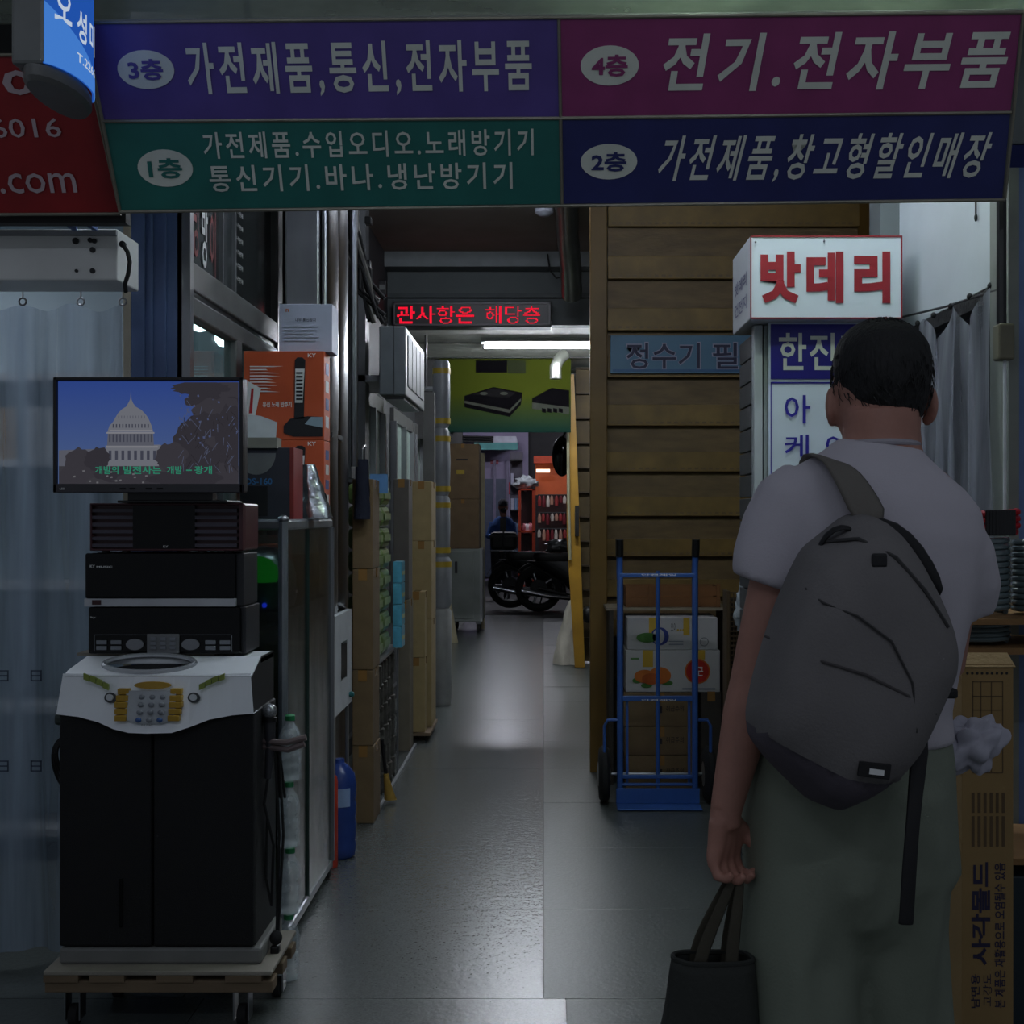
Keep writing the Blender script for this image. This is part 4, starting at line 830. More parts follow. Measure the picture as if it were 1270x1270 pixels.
for i, (px, dx, Y) in enumerate(((357, 12, 5.6), (372, 8, 5.7), (398, 14, 5.75), (414, 8, 5.9))):
    t = thing('wall_conduit', 'dark vertical pipe high on the left wall above the white carton, %s from the left' % ('first','second','third','fourth')[i], 'pipe', (X(px,Y), Y, 2.3), 'pipes above the white carton')
    MB().tube([(X(px,Y), Y, 2.2), (X(px,Y), Y, 3.3)], dx*.0018, 10).build('pipe', [DARK, BLACK][i % 2], t)
# ================================================================ LED SIGN, LAMP, PIPES
t = thing('led_sign', 'long black LED message board with red glowing letters on the corridor beam', 'sign', (X(585,8.8), 8.9, Z(405,8.8)))
lx0, lx1, lz0, lz1 = X(486,8.82), X(684,8.82), Z(405,8.82), Z(373,8.82)
MB().box(lx0, lx1, 8.84, 8.99, lz0, lz1).build('housing', BLACK, t, bevel=.006)
for q in ((lx0+.01, lx1-.01, lz1-.022, lz1-.012), (lx0+.01, lx1-.01, lz0+.012, lz0+.022), (lx0+.01, lx0+.02, lz0+.012, lz1-.012), (lx1-.02, lx1-.01, lz0+.012, lz1-.012)): MB().box(q[0], q[1], 8.833, 8.842, q[2], q[3]).build('frame', mat('led_frame', (92,84,88), .4), t)
LEDR = emitter('led_red', (235,22,52), 1.1)
for s_, a, b in (('관사항은', 492, 588), ('해당층', 602, 670)):
    vs, fs = glyphs(s_, .0); # dot-matrix letters: sample the glyph outline on a grid
    X0 = min(v.x for v in vs); X1 = max(v.x for v in vs); Y0 = min(v.y for v in vs); Y1 = max(v.y for v in vs)
    from mathutils.bvhtree import BVHTree
    bv = BVHTree.FromPolygons([(v.x, v.y, 0) for v in vs], fs); nxg = 16*len(s_); mb = MB(); wq = (b-a)*8.82/F; hq = 22*8.82/F; zq = Z(401,8.82); xq = X(a,8.82)
    for i in range(nxg):
        for j in range(16):
            u, v = (i+.5)/nxg, (j+.5)/16
            if bv.ray_cast(Vector((X0+(X1-X0)*u, Y0+(Y1-Y0)*v, 1)), Vector((0,0,-1)))[0] is not None:
                cx, cz, h = xq+wq*u, zq+hq*v, min(wq/nxg, hq/16)*.46; mb.box(cx-h, cx+h, 8.829, 8.833, cz-h, cz+h)
    mb.build('glowing_letters', LEDR, t, smooth=False, kind='stuff')
tube_lamp('corridor_tube_light', 'bright white tube light under the corridor ceiling below the LED sign', X(598,9.8), X(598,9.8)+1.24, 9.8, 2.82, TG, w=.34)
DUCT = mat('dull_duct', (112,114,106), .3, .8, .2, 6, .2, 10)
t = thing('ceiling_duct', 'grey metal ceiling duct bending down beside the yellow post above the LED sign', 'duct', (X(712,8.0), 8.0, 2.8))
p0 = [at(702, 235, 7.2), at(704, 290, 7.9), at(708, 330, 8.3), at(709, 366, 8.55)]
MB().tube([p0[0]+(p0[1]-p0[0])*i/4 for i in range(4)]+[p0[1]+(p0[2]-p0[1])*i/4 for i in range(4)]+[p0[2]+(p0[3]-p0[2])*i/4 for i in range(5)], [.075 if i % 2 else .071 for i in range(13)], 20).build('ribbed_pipe', DUCT, t)
MB().lathe(p0[3]+Vector((0,0,-.03)), [(.05,0),(.066,.02),(.066,.06)], 20).build('nozzle', STEEL, t)
t = thing('smoke_detector', 'small pale round fitting on the ceiling edge just under the big sign', 'detector', tuple(at(676, 262, 7.6)))
MB().lathe(at(675, 268, 7.6), [(.03,-.0),(.058,.02),(.062,.08),(.05,.3)], 18).build('cover', mat('detector', (160,164,176), .5), t)
t = thing('thin_wire', 'thin black wire drooping from the beam left of the ceiling duct', 'wire', tuple(at(685, 345, 8.8)))
MB().tube([at(679, 315, 8.78), at(682, 335, 8.78), at(690, 345, 8.78), at(700, 343, 8.78)], .006, 6).build('wire', RUBBER, t)
t = thing('chrome_pipe', 'shiny chrome bent pipe under the corridor ceiling beside the yellow post', 'pipe', tuple(at(692, 476, 10.2)))
MB().tube([at(700, 440, 10.2), at(693, 446, 10.15), at(689, 455, 10.1), at(689, 470, 10.1)], .05, 16).build('pipe', DUCT, t)
# ================================================================ GREEN BANNER AND CORRIDOR END
t = thing('green_banner', 'olive and teal banner picturing two dark gas cookers above the corridor end', 'banner', (-.3, 10.9, 2.16))
BY = 10.9; bx0, bx1, bz0, bz1 = X(545,BY), X(708,BY), Z(536,BY), 2.815
m = mat('banner_green', (50,56,22), .95, spec=.02); N = m.node_tree.nodes; K = m.node_tree.links; b = N['Principled BSDF']
tc = N.new('ShaderNodeTexCoord'); sp = N.new('ShaderNodeSeparateXYZ'); mr = N.new('ShaderNodeMapRange'); rp = N.new('ShaderNodeValToRGB')
K.new(tc.outputs['Object'], sp.inputs[0]); K.new(sp.outputs['Z'], mr.inputs[0]); mr.inputs['From Max'].default_value = .6; K.new(mr.outputs[0], rp.inputs[0]); K.new(rp.outputs[0], b.inputs['Base Color'])
rp.color_ramp.elements[0].color = (*lin((16,40,34)), 1); rp.color_ramp.elements[1].color = (*lin((52,58,16)), 1); rp.color_ramp.elements[1].position = .55
MB().box(bx0, bx1, BY, BY+.03, bz0, bz1).build('board', m, t)
BP, BP2 = mat('banner_black', (10,9,11), 1, spec=0), mat('banner_grey', (52,54,48), 1, spec=0)
def bq(*q, d=.002): return [at(px, py, BY-d) for px, py in q]
for pts, m_, d in (([(576,491),(612,480),(648,487),(646,502),(632,517),(576,505)], BP, .002), ([(576,497),(632,508),(646,494),(646,497),(632,512),(576,500)], BP2, .004), ([(584,489),(612,482),(640,487),(630,494)], mat('banner_dark', (20,19,20), 1, spec=0), .004),
    ([(590,447),(629,447),(629,462),(590,462)], BP, .002), ([(629,447),(652,447),(652,463),(630,463)], mat('banner_taupe', (36,40,26), 1, spec=0), .002),
    ([(660,494),(684,481),(706,484),(706,514),(660,505)], BP, .002), ([(660,499),(706,505),(706,514),(660,507)], BP2, .004)):
    MB().add(bq(*pts, d=d), [tuple(range(len(pts)))]).build('printed_cooker', m_, t)
for k in range(4): MB().add(bq((672+k*7,506),(677+k*7,507),(677+k*7,512),(672+k*7,511), d=.006), [(0,1,2,3)]).build('printed_window', BP, t)
for px, py in ((600,488),(625,488)): MB().slab([at(px+5*math.cos(q), py+2*math.sin(q), BY-.006) for q in [2*math.pi*i/12 for i in range(12)]], (0,-1,0), .001).build('printed_burner', BP2, t)
tube_lamp('corridor_end_tube_light', 'tube light on the corridor ceiling hidden behind the green banner', -.9, .3, 12.8, 2.82, emitter('end_tube_glow', (240,246,255), 60))
structure('wall_back', mat('dark_recess', (44,44,44), .8), -1.16, X(560,BY), 10.93, 11.0, 2.1, 2.82)
structure('trim_18', mat('end_header', (66,74,72), .6), -1.3, 2.0, 12.0, 12.1, 2.25, 2.82)
# cart, cartons on it, board, panel
CY = 14.4
t = thing('grey_cart', 'grey two-panel metal cabinet on casters at the far end of the corridor', 'cabinet', (X(581,CY), CY+.3, 0))
cxa, cxb = X(556,CY), X(598,CY)
MB().box(cxa, cxb, CY, CY+.7, .14, 1.01).build('body', mat('cart_grey', (132,138,134), .5, .2, .12, 4), t, bevel=.01)
MB().box(cxa+.03, cxb-.1, CY-.012, CY, .18, .98).build('door', mat('cart_grey', (132,138,134), .5), t, bevel=.006)
MB().box(cxa+.08, cxa+.11, CY-.03, CY-.012, .72, .86).build('handle', DARK, t, bevel=.004); MB().box(cxb-.03, cxb+.004, CY-.01, CY, .14, 1.01).build('corner_strip', OFFW, t)
for x in (cxa+.06, cxb-.05):
    for y in (CY+.06, CY+.62):
        MB().box(x-.03, x+.03, y-.03, y+.03, .11, .14).build('caster_plate', STEEL, t); MB().lathe((x-.02, y, .055), [(.03,0),(.054,.004),(.054,.036),(.03,.04)], 14, 'X').build('wheel', RUBBER, t)
carton('tall_brown_carton', 'big brown carton on the grey cabinet, lower of two', 'cartons on the grey cabinet', X(554,CY), X(594,CY), CY, CY+.5, 1.012, 1.6, mat('dim_cardboard', (112,92,68), .85))
c2 = carton('tall_brown_carton', 'big brown carton with a yellow sticker on the grey cabinet, upper of two', 'cartons on the grey cabinet', X(554,CY), X(594,CY), CY, CY+.5, 1.602, 2.26, mat('dim_cardboard', (112,92,68), .85))
MB().box(X(566,CY), X(576,CY), CY-.004, CY, Z(588,CY), Z(583,CY)).build('sticker', YT, c2); MB().box(X(566,CY), X(580,CY), CY-.004, CY, Z(571,CY), Z(569,CY)).build('print', INK, c2)
t = thing('leaning_board', 'pale narrow board leaning against the left wall near the grey cabinet', 'board', (X(560,13.2), 13.2, 0))
MB().slab([at(543,700,13.4)+Vector((0,.0,0)), at(551,698,13.4), at(568,797,13.35), at(556,799,13.35)], (0,1,0), .03).build('board', mat('pale_ply', (150,142,116), .7), t)
t = thing('scrap_pile', 'dark heap of folded frames on the floor behind the leaning board', 'pile', (X(548,13.7), 13.7, 0))
for k in range(5): MB().box(X(536,13.7)+.01*k, X(556,13.7)-.02*k, 13.6+.03*k, 13.62+.03*k, .005, .5+.1*(k % 3), ry=.05*(k-2)).build('frame', [BLACK, DARK][k % 2], t)
t = thing('edge_board', 'narrow beige board standing at the right side of the grey cabinet', 'board', (X(599,14.6), 14.7, 0))
MB().box(X(596,14.9), X(601,14.9), 14.9, 14.95, .005, Z(562,14.9)).build('board', mat('pale_ply', (150,142,116), .7), t)
# far lamp near the corridor mouth lights the far cartons
# ================================================================ RIGHT SIDE: STAIRS, POST
YB_, YS = mat('yellow_brown_paint', (108,80,22), .55, 0, .2, 3), mat('stair_paint', (110,88,52), .6, 0, .25, 6, .15, 25, stretch=(1,4,4))
YS2 = mat('stair_ochre', (122,96,42), .55, 0, .22, 8, .1, 30)
t = tag(MB().box(X(732,6.6), X(753,6.6), 6.6, 6.68, 0, 3.33).build('yellow_brown_post', YB_, bevel=.004), 'tall dark yellow-brown flat steel post at the left edge of the staircase', 'post')
stc = thing('staircase', 'wide ochre staircase seen from below, its stepped boards rising to the right of the corridor', 'staircase', (.95, 7.0, 0))
sxa, sxb = X(753,6.69)+.0, 1.72
bys = [940, 890, 840, 790, 740, 690, 640, 585, 528, 468, 410, 346, 281, 214, 146]
for i in range(len(bys)-1):
    y = 6.95-.03*i; z0 = Z(bys[i], y) if i else .0; z1 = Z(bys[i+1], y)+.01; z1 = min(z1, 3.328); zm = z0+(z1-z0)*.42
    MB().box(sxa, sxb, y, y+.02, zm, z1).build('riser', YS, stc)
    MB().box(sxa, sxb, y-.008, y+.02, z0, zm).build('tread_edge', YS2, stc, bevel=.003)
    MB().box(sxa, sxb, y-.029, y-.0, z1-.012, z1).build('tread_underside', YS, stc)
    if i > 4:
        mb = MB()
        for k in range(34): xx = sxa+.02+k*(sxb-sxa-.04)/34; mb.box(xx, xx+.022, y-.0105, y-.006, z0+.012, z0+.022)
        tag(mb.build('ragged_paint_edge', YS, stc), kind='stuff')
MB().box(sxa-.018, sxa-.001, 6.7, 7.2, 0, 3.32).build('stringer', YB_, stc)
MB().box(sxb, sxb+.06, 6.3, 7.0, .0, 3.32).build('stringer', YB_, stc)
# stepped end of a second flight with a yellow post
t = thing('far_staircase', 'narrow edge of a second ochre staircase with ledges beside the yellow post', 'staircase', (.4, 11.4, 0))
for i in range(12):
    z = .02+.23*i; y = 11.5-.02*i
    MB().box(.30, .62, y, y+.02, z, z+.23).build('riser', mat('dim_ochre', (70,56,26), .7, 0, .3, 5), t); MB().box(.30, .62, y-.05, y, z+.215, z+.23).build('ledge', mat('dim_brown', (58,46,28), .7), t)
t = thing('yellow_post', 'bright yellow painted steel post with a worn edge at the corridor side', 'post', (.3, 11.1, 0))
YP = mat('yellow_paint', (150,112,26), .5, 0, .25, 4, .1, 20)
MB().slab([Vector((X(703,11.1), 11.1, 2.7)), Vector((X(712,11.1), 11.1, 2.7)), Vector((X(728,11.1)-.02, 11.1, .01)), Vector((X(713,11.1), 11.1, .01)), Vector((X(703,11.1), 11.1, 1.2))], (0,1,0), .06).build('post', YP, t)
MB().tube([(X(704,11.05), 11.06, 2.72), (X(705,11.05), 11.06, 1.6), (X(707,11.05), 11.06, 1.0)], .014, 8).build('pale_edge_pipe', mat('pale_pipe', (150,146,120), .4), t)
MB().box(X(713,11.05), X(718,11.05), 11.03, 11.1, Z(665,11.05), Z(627,11.05)).build('lock_plate', BLACK, t)
t = thing('white_cloth_sack', 'crumpled off-white cloth sack on the floor against the yellow post', 'sack', (X(704,11.4), 11.4, 0))
def sack(u, v):
    a = 2*math.pi*u; r_ = (.10*(1-v)**.7+.03)*(1+.3*noise.noise(Vector((math.cos(a)*2, math.sin(a)*2, v*3)))); return Vector((X(703,11.4)+.06*v+r_*math.cos(a), 11.45+r_*math.sin(a), .005+.6*v))
MB().sheet(sack, 24, 20).build('cloth', mat('sack_cloth', (186,180,166), .8, 0, .12, 8, .3, 20), t)
t = thing('black_convex_mirror', 'round black mirror or drum hanging beside the yellow post near the corridor end', 'mirror', tuple(at(697, 590, 12.0)))
MB().ell(at(697, 566, 12.0), (.10,.06,.20), 20, 12).build('body', GLOSSBLACK, t); MB().tube([at(697, 545, 12.0), at(704, 530, 12.0), at(710, 520, 12.0)], .012).build('arm', BLACK, t)
t = thing('black_clamp', 'small black clamp on the edge of the far staircase near the floor', 'clamp', (X(727,11.2), 11.2, .3))
MB().ell((X(729,11.3), 11.3, .48), (.06,.05,.08), 14, 8).build('clamp', BLACK, t)
# ---- blue water filter sign on the stairs
sgy = 6.655; sz0, sz1 = Z(463,sgy), Z(416,sgy)
t = thing('blue_filter_sign', 'light blue sign board with dark lettering fixed across the staircase', 'sign', (X(840,sgy), sgy, sz0))
MB().box(X(757,sgy), X(1010,sgy), sgy, sgy+.02, sz0, sz1).build('board', mat('sky_sign', (76,118,142), .5, 0, .15, 3), t, bevel=.002)
MB().box(X(760,sgy), X(1008,sgy), sgy-.002, sgy, sz0+.008, sz0+.022).build('lower_stripe', mat('deep_sky_stripe', (44,90,128), .5), t)
WT = mat('white_outline_print', (150,150,170), .6); DI = mat('indigo_print', (34,34,62), .6)
for s_, a, b in (('정수기', 777, 868), ('필', 884, 915)):
    letters(s_, WT, t, (X(a-1.5,sgy), sgy, Z(459,sgy)), RX, UZ, (b-a+3)*sgy/F, 35*sgy/F, .035, d=.0015); letters(s_, DI, t, (X(a,sgy), sgy, Z(457.5,sgy)), RX, UZ, (b-a)*sgy/F, 32*sgy/F, .012, d=.003)
# ---- shelf, crate, boxes, cartons behind the hand truck
t = thing('wall_shelf', 'narrow board shelf above the vegetable boxes behind the hand truck', 'shelf', (X(840,6.35), 6.4, Z(758,6.3)))
sh = Z(757,6.3)
MB().box(X(752,6.3), X(905,6.3), 6.3, 6.62, sh, sh+.012).build('board', mat('shelf_board', (134,124,104), .6), t)
for x in (X(756,6.3), X(898,6.3)): MB().box(x, x+.02, 6.3, 6.6, 0, sh).build('side_leg', mat('dark_leg', (50,44,36), .7), t)
t = thing('wooden_crate', 'slatted brown wooden crate on the shelf behind the hand truck', 'crate', (X(838,6.4), 6.45, sh+.012))
ax, bx_ = X(776,6.36), X(893,6.36); CR = mat('crate_wood', (116,74,34), .7, 0, .25, 5, .1, 20, stretch=(.4,3,3))
for y in (6.36, 6.56):
    for k in range(2): MB().box(ax, bx_, y, y+.01, sh+.014+.058*k, sh+.064+.058*k).build('slat', CR, t)
for x in (ax, ax+.12, bx_-.13, bx_-.02): MB().box(x, x+.02, 6.35, 6.36, sh+.013, sh+.135).build('batten', CR, t)
for x in (ax, bx_-.01): MB().box(x, x+.01, 6.37, 6.56, sh+.014, sh+.12).build('end_board', CR, t)
MB().box(ax, bx_, 6.37, 6.56, sh+.0125, sh+.02).build('base', CR, t)
VW = mat('white_produce_box', (186,184,180), .6, 0, .06, 4)
def vbox(label, px0, px1, py0, py1, z0, kind):
    x0, x1, Y = X(px0,6.2), X(px1,6.2), 6.2; z1 = z0+(py1-py0)*Y/F
    t = thing('produce_box', label, 'box', ((x0+x1)/2, 6.3, z0), 'white produce boxes behind the hand truck')
    MB().box(x0, x1, Y, Y+.28, z0, z1).build('carton_body', VW, t, bevel=.004)
    W_, H_ = x1-x0, z1-z0
    def el(u, v, a, b, m_, d=.002): MB().slab([Vector((x0+W_*(u+a*math.cos(q)), Y-d, z0+H_*v+W_*b*math.sin(q))) for q in [2*math.pi*i/24 for i in range(24)]], (0,-1,0), .0005).build('printed_shape', m_, t)
    def re(u0, u1, v0, v1, m_, d=.0015): MB().box(x0+W_*u0, x0+W_*u1, Y-d, Y, z0+H_*v0, z0+H_*v1).build('printed_shape', m_, t)
    yel, grn, org_, redm, blu = mat('p_yellow', (196,160,50), .5), mat('p_green', (70,120,50), .5), mat('p_orange', (200,110,40), .5), mat('p_red', (186,44,30), .5), mat('p_blue', (48,60,130), .5)
    if kind == 0:
        re(.24, .32, .5, 1, yel); el(.22, .38, .12, .055, grn, .003); el(.36, .42, .10, .10, blu); el(.345, .42, .065, .085, VW, .003); re(.62, .69, .45, 1, yel); el(.85, .25, .05, .05, mat('p_grey', (120,120,120), .5)); el(.85, .25, .04, .04, VW, .003)
        letters('오이', INK, t, (x0+W_*.48, Y, z0+H_*.55), RX, UZ, W_*.06, H_*.3, .0); re(.46, .62, .15, .19, KEYG); re(.46, .62, .25, .28, KEYG)
        for k in range(4): el(.56+.03*k, .62, .012, .012, yel, .002)
    else:
        re(.18, .29, .6, 1, yel); el(.20, .38, .11, .07, org_, .003); el(.36, .40, .12, .09, org_, .0035); el(.27, .32, .1, .06, mat('p_orange2', (176,86,30), .5), .004); el(.44, .22, .06, .025, grn, .0025); el(.12, .28, .05, .03, grn, .0025); el(.22, .16, .06, .025, grn, .0025)
        el(.76, .5, .135, .135, org_, .002); el(.76, .5, .12, .12, redm, .003); letters('당근', PRINTW, t, (x0+W_*.70, Y-.0035, z0+H_*.38), RX, UZ, W_*.12, H_*.24, .02); re(.60, .95, .06, .10, KEYG); re(.77,.84,.78,1,yel)
        re(.05, .14, .78, .82, grn)
    return z1
# cartons under them
zb = .001
names = ('lowest', 'middle', 'upper')
tops = [(Z(955,6.2), Z(935,6.2)), (Z(935,6.2), Z(905,6.2)), (Z(905,6.2), Z(859,6.2))]
zc = 0.001
for k, (h, cc) in enumerate(((.17, CARD), (.145, CARD), (.175, CARD))):
    c_ = carton('brown_flat_carton', 'brown carton behind the blue hand truck, %s of three under the produce boxes' % names[k], 'brown cartons behind the hand truck', X(776,6.2)-.005*k, X(863,6.2)+.004*k, 6.2, 6.46, zc, zc+h, CARD); letters('취급주의', INK, c_, (X(826,6.2), 6.199, zc+h*.45), RX, UZ, .09, .03, .0)
    MB().box(X(826,6.2)-.05, X(826,6.2)-.02, 6.198, 6.2, zc+h*.4, zc+h*.6).build('square_mark', INK, c_); zc += h+.002
z2 = vbox('white produce box with orange carrots and a red badge, lower of two behind the truck', 776, 893, 806, 858, zc, 1)
vbox('white produce box with a green cucumber print, upper of two behind the hand truck', 778, 890, 765, 805, z2+.002, 0)
carton('dark_carton', 'dark carton standing beside the brown cartons right of the hand truck', None, X(868,6.25), X(893,6.25), 6.2, 6.5, .001, .5, mat('dark_card', (62,56,48), .8))
# ---- hand truck
HB = mat('truck_blue', (52,92,160), .4, .05, .12, 8); HY = 5.86
t = thing('hand_truck', 'blue tubular steel hand truck with black grips and rubber wheels, standing upright', 'hand truck', (X(816,HY), HY, 0))
xa, xb = X(769,HY), X(862,HY); zt_ = Z(708,HY)
for x, s_ in ((xa, -1), (xb, 1)):
    MB().tube([(x, HY, .03), (x, HY, zt_-.05), (x+s_*.001, HY+.02, zt_+.0), (x+s_*.002, HY-.0, Z(690,HY))], .0155, 10).build('side_tube', HB, t)
    MB().tube([(x+s_*.002, HY, Z(690,HY)), (x+s_*.003, HY-.01, Z(669,HY))], .019, 10).build('grip', BLACK, t)
    # wheel guard and wheel
    gx = x+s_*.075
    MB().tube([(x, HY+.0, Z(893,HY)), (gx-s_*.015, HY+.0, Z(893,HY)), (gx, HY, Z(900,HY)), (gx, HY, Z(935,HY))], .008, 8).build('wheel_guard', HB, t)
    MB().lathe((gx-.028, HY+.06, .138), [(.07,0),(.12,.004),(.136,.018),(.136,.038),(.12,.052),(.07,.056)], 28, 'X').build('wheel', RUBBER, t); MB().lathe((gx-.034, HY+.06, .138), [(.02,0),(.06,.006),(.06,.06),(.02,.068)], 18, 'X').build('hub', ALU, t)
MB().tube([(X(816,HY), HY+.004, .05), (X(816,HY), HY+.004, zt_)], .011, 8).build('centre_bar', HB, t)
for py, w_ in ((712, .016), (864, .022), (962, .014), (972, .01)):
    MB().box(xa, xb, HY-.008, HY+.008, Z(py,HY)-w_, Z(py,HY)+.004).build('cross_bar', HB, t, bevel=.004)
for py in (712, 867): letters('SUPER HANDY TRUCK' if False else '안전제일', PRINTW, t, (X(795,HY), HY-.009, Z(py+2,HY)), RX, UZ, .17, .009, .02)
for x in (X(778,HY), X(855,HY)): MB().box(x-.006, x+.006, HY+.01, HY+.02, .1, Z(866,HY)).build('inner_bar', HB, t)
MB().box(xa-.02, xb+.02, HY-.02, HY-.012, .012, .085).box(xa-.02, xb+.02, HY-.13, HY-.012, .004, .012).build('toe_plate', HB, t, bevel=.002)
MB().tube([(xa-.1, HY+.06, .138), (xb+.1, HY+.06, .138)], .009, 8).build('axle', STEEL, t)
# ================================================================ BATTERY SIGN AND RACK
bz0_, bz1_ = Z(396,4.2), Z(293,4.2); ba, bb = X(930,4.2), X(1118,4.2)
t = thing('battery_lightbox', 'white box sign with large red lettering on top of the rack', 'sign', ((ba+bb)/2, 4.4, bz0_))
MB().box(ba, bb, 4.2, 4.58, bz0_, bz1_).build('box_body', mat('lightbox_white', (190,194,198), .5, 0, .06, 3), t, bevel=.004)
MB().box(ba+.004, bb-.004, 4.192, 4.2, bz0_+.004, bz1_-.004).build('front_face', mat('lightbox_face', (206,214,222), .4, 0, .04, 3), t)
RR = mat('battery_red', (140,16,32), .45)
for q in ((ba, bb, bz1_-.005, bz1_), (ba, bb, bz0_, bz0_+.005), (ba, ba+.004, bz0_, bz1_), (bb-.005, bb, bz0_, bz1_)): MB().box(q[0], q[1], 4.189, 4.194, q[2], q[3]).build('red_border', RR, t)
for s_, a, b in (('밧', 943, 993), ('데', 1000, 1046), ('리', 1059, 1104)): letters(s_, RR, t, (X(a,4.19), 4.19, Z(376,4.19)), RX, UZ, (b-a)*4.19/F, 64*4.19/F, .045)
for px, py in ((937,300),(1022,299)): MB().ell((X(px,4.19), 4.188, Z(py,4.19)), (.004,.003,.004)).build('screw', STEEL, t)
for k, s_ in enumerate(('밧데리', '건전지')): letters(s_, mat('side_print', (110,110,140), .6), t, (ba, 4.52-.0, bz0_+.13-.08*k), (0,-1,0), UZ, .26, .05, .02, d=.002)
ra, rb, ry = X(934,4.32), X(1118,4.32), 4.32
t = thing('sign_rack', 'tall narrow steel rack carrying the blue and white notice panel', 'rack', (.98, 4.5, 0))
MB().box(ra+.05, rb, ry+.03, ry+.28, 0, bz0_-.0).build('cabinet', mat('rack_grey', (84,86,88), .6), t)
for k in range(24): MB().box(ra-.004, ra+.05, ry+.03, ry+.27, .05+.0835*k, .128+.0835*k).build('side_louvre', mat('louvre_grey', (74,76,78), .5), t, bevel=.002)
MB().box(ra, X(946,4.3), ry-.02, ry+.03, 0, bz0_-.004).build('white_post', mat('white_steel', (176,182,184), .4, 0, .15, 5), t, bevel=.003)
MB().box(X(948,4.3), X(953,4.3), ry-.01, ry+.03, 0, bz0_-.004).build('white_post', mat('white_steel', (176,182,184), .4), t, bevel=.003)
t = thing('notice_panel', 'tall notice panel, deep blue head over white lower part, with lettering', 'sign', (1.0, 4.27, .9))
na, nb = X(955,4.27), X(1118,4.27)
IND = mat('indigo_panel', (36,28,140), .4)
MB().box(na-.004, nb, 4.275, 4.29, .8, Z(399,4.27)).build('panel', mat('notice_white', (202,212,222), .45, 0, .04, 3), t)
MB().box(na+.003, nb-.006, 4.272, 4.275, Z(470,4.27), Z(402,4.27)).build('blue_head', IND, t)
MB().box(na+.003, na+.006, 4.2725, 4.275, .8, Z(474,4.27)).box(na+.003, nb-.006, 4.2725, 4.275, Z(475.5,4.27), Z(473.5,4.27)).build('blue_border', IND, t)
for s_, a, b, y0, y1, m_ in (('한', 966, 1000, 413, 459, PRINTW), ('진', 1004, 1036, 413, 459, PRINTW), ('전', 1042, 1076, 413, 459, PRINTW), ('아', 973, 1005, 490, 525, IND), ('답', 1024, 1056, 490, 525, IND), ('케', 973, 1003, 539, 568, IND), ('이', 1024, 1052, 539, 568, IND)):
    letters(s_, m_, t, (X(a,4.27), 4.2715, Z(y1,4.27)), RX, UZ, (b-a)*4.27/F, (y1-y0)*4.27/F, .016 if m_ is PRINTW else .01)
# ---- mesh basket with crumpled bag, left of the rack
t = thing('mesh_stand', 'brown perforated metal stand just left of the rack, beyond the man', 'stand', (X(922,4.9), 4.95, 0))
MSH = mat('rusty_mesh', (92,74,52), .6, .3, .2, 10)
for k in range(9): MB().box(X(902,4.9)+.012*k, X(902,4.9)+.012*k+.004, 4.9, 4.904, .55, Z(735,4.9)).build('upright_wire', MSH, t)
for k in range(28): MB().box(X(901,4.9), X(934,4.9), 4.896, 4.899, .56+.0195*k, .566+.0195*k).build('cross_wire', MSH, t)
for x in (X(901,4.9), X(934,4.9)): MB().box(x, x+.012, 4.89, 5.0, .001, Z(733,4.9)).build('leg', MSH, t)
MB().box(X(901,4.9), X(934,4.9), 4.905, 5.0, .53, .55).build('shelf', MSH, t); MB().box(X(902,4.9), X(933,4.9), 4.99, 5.0, .56, 1.06).build('back_sheet', mat('dark_leg', (50,44,36), .7), t)
t = thing('crumpled_plastic_bag', 'crumpled clear plastic bag hanging on the mesh stand beside the sleeve', 'bag', (X(926,4.75), 4.75, .9))
def crum(cx, cy, cz, rx, ry, rz_, sd, k1=.45, k2=.5):
    def f(u, v):
        a, b = 2*math.pi*u, math.pi*(v-.5); d = Vector((math.cos(a)*math.cos(b), math.sin(a)*math.cos(b), math.sin(b)))
        r_ = 1+k1*noise.noise(d*2.3+Vector((sd,0,0)))+k2*k1*noise.noise(d*6+Vector((0,sd,0))); return Vector((cx+rx*d.x*r_, cy+ry*d.y*r_, cz+rz_*d.z*r_))
    return f
BAGM = mat('milky_bag', (170,176,180), .18, 0, .1, 9, .6, 24, spec=.9)
MB().sheet(crum(X(926,4.86), 4.86, Z(762,4.78), .045, .04, .11, 3), 30, 24).build('bag', BAGM, t)
# striped slats on the floor left of the man
t = thing('striped_vent_panel', 'grey slatted vent panel standing on the floor beside the rack', 'panel', (X(935,4.6), 4.6, .0))
for k in range(12): MB().box(X(921,4.6), X(948,4.6), 4.6, 4.61, .02+.045*k, .042+.045*k, rx=.5).build('slat', OFFW if k % 2 else DARK, t)
MB().box(X(920,4.6), X(949,4.6), 4.615, 4.625, .0, .58).build('backing', BLACK, t)
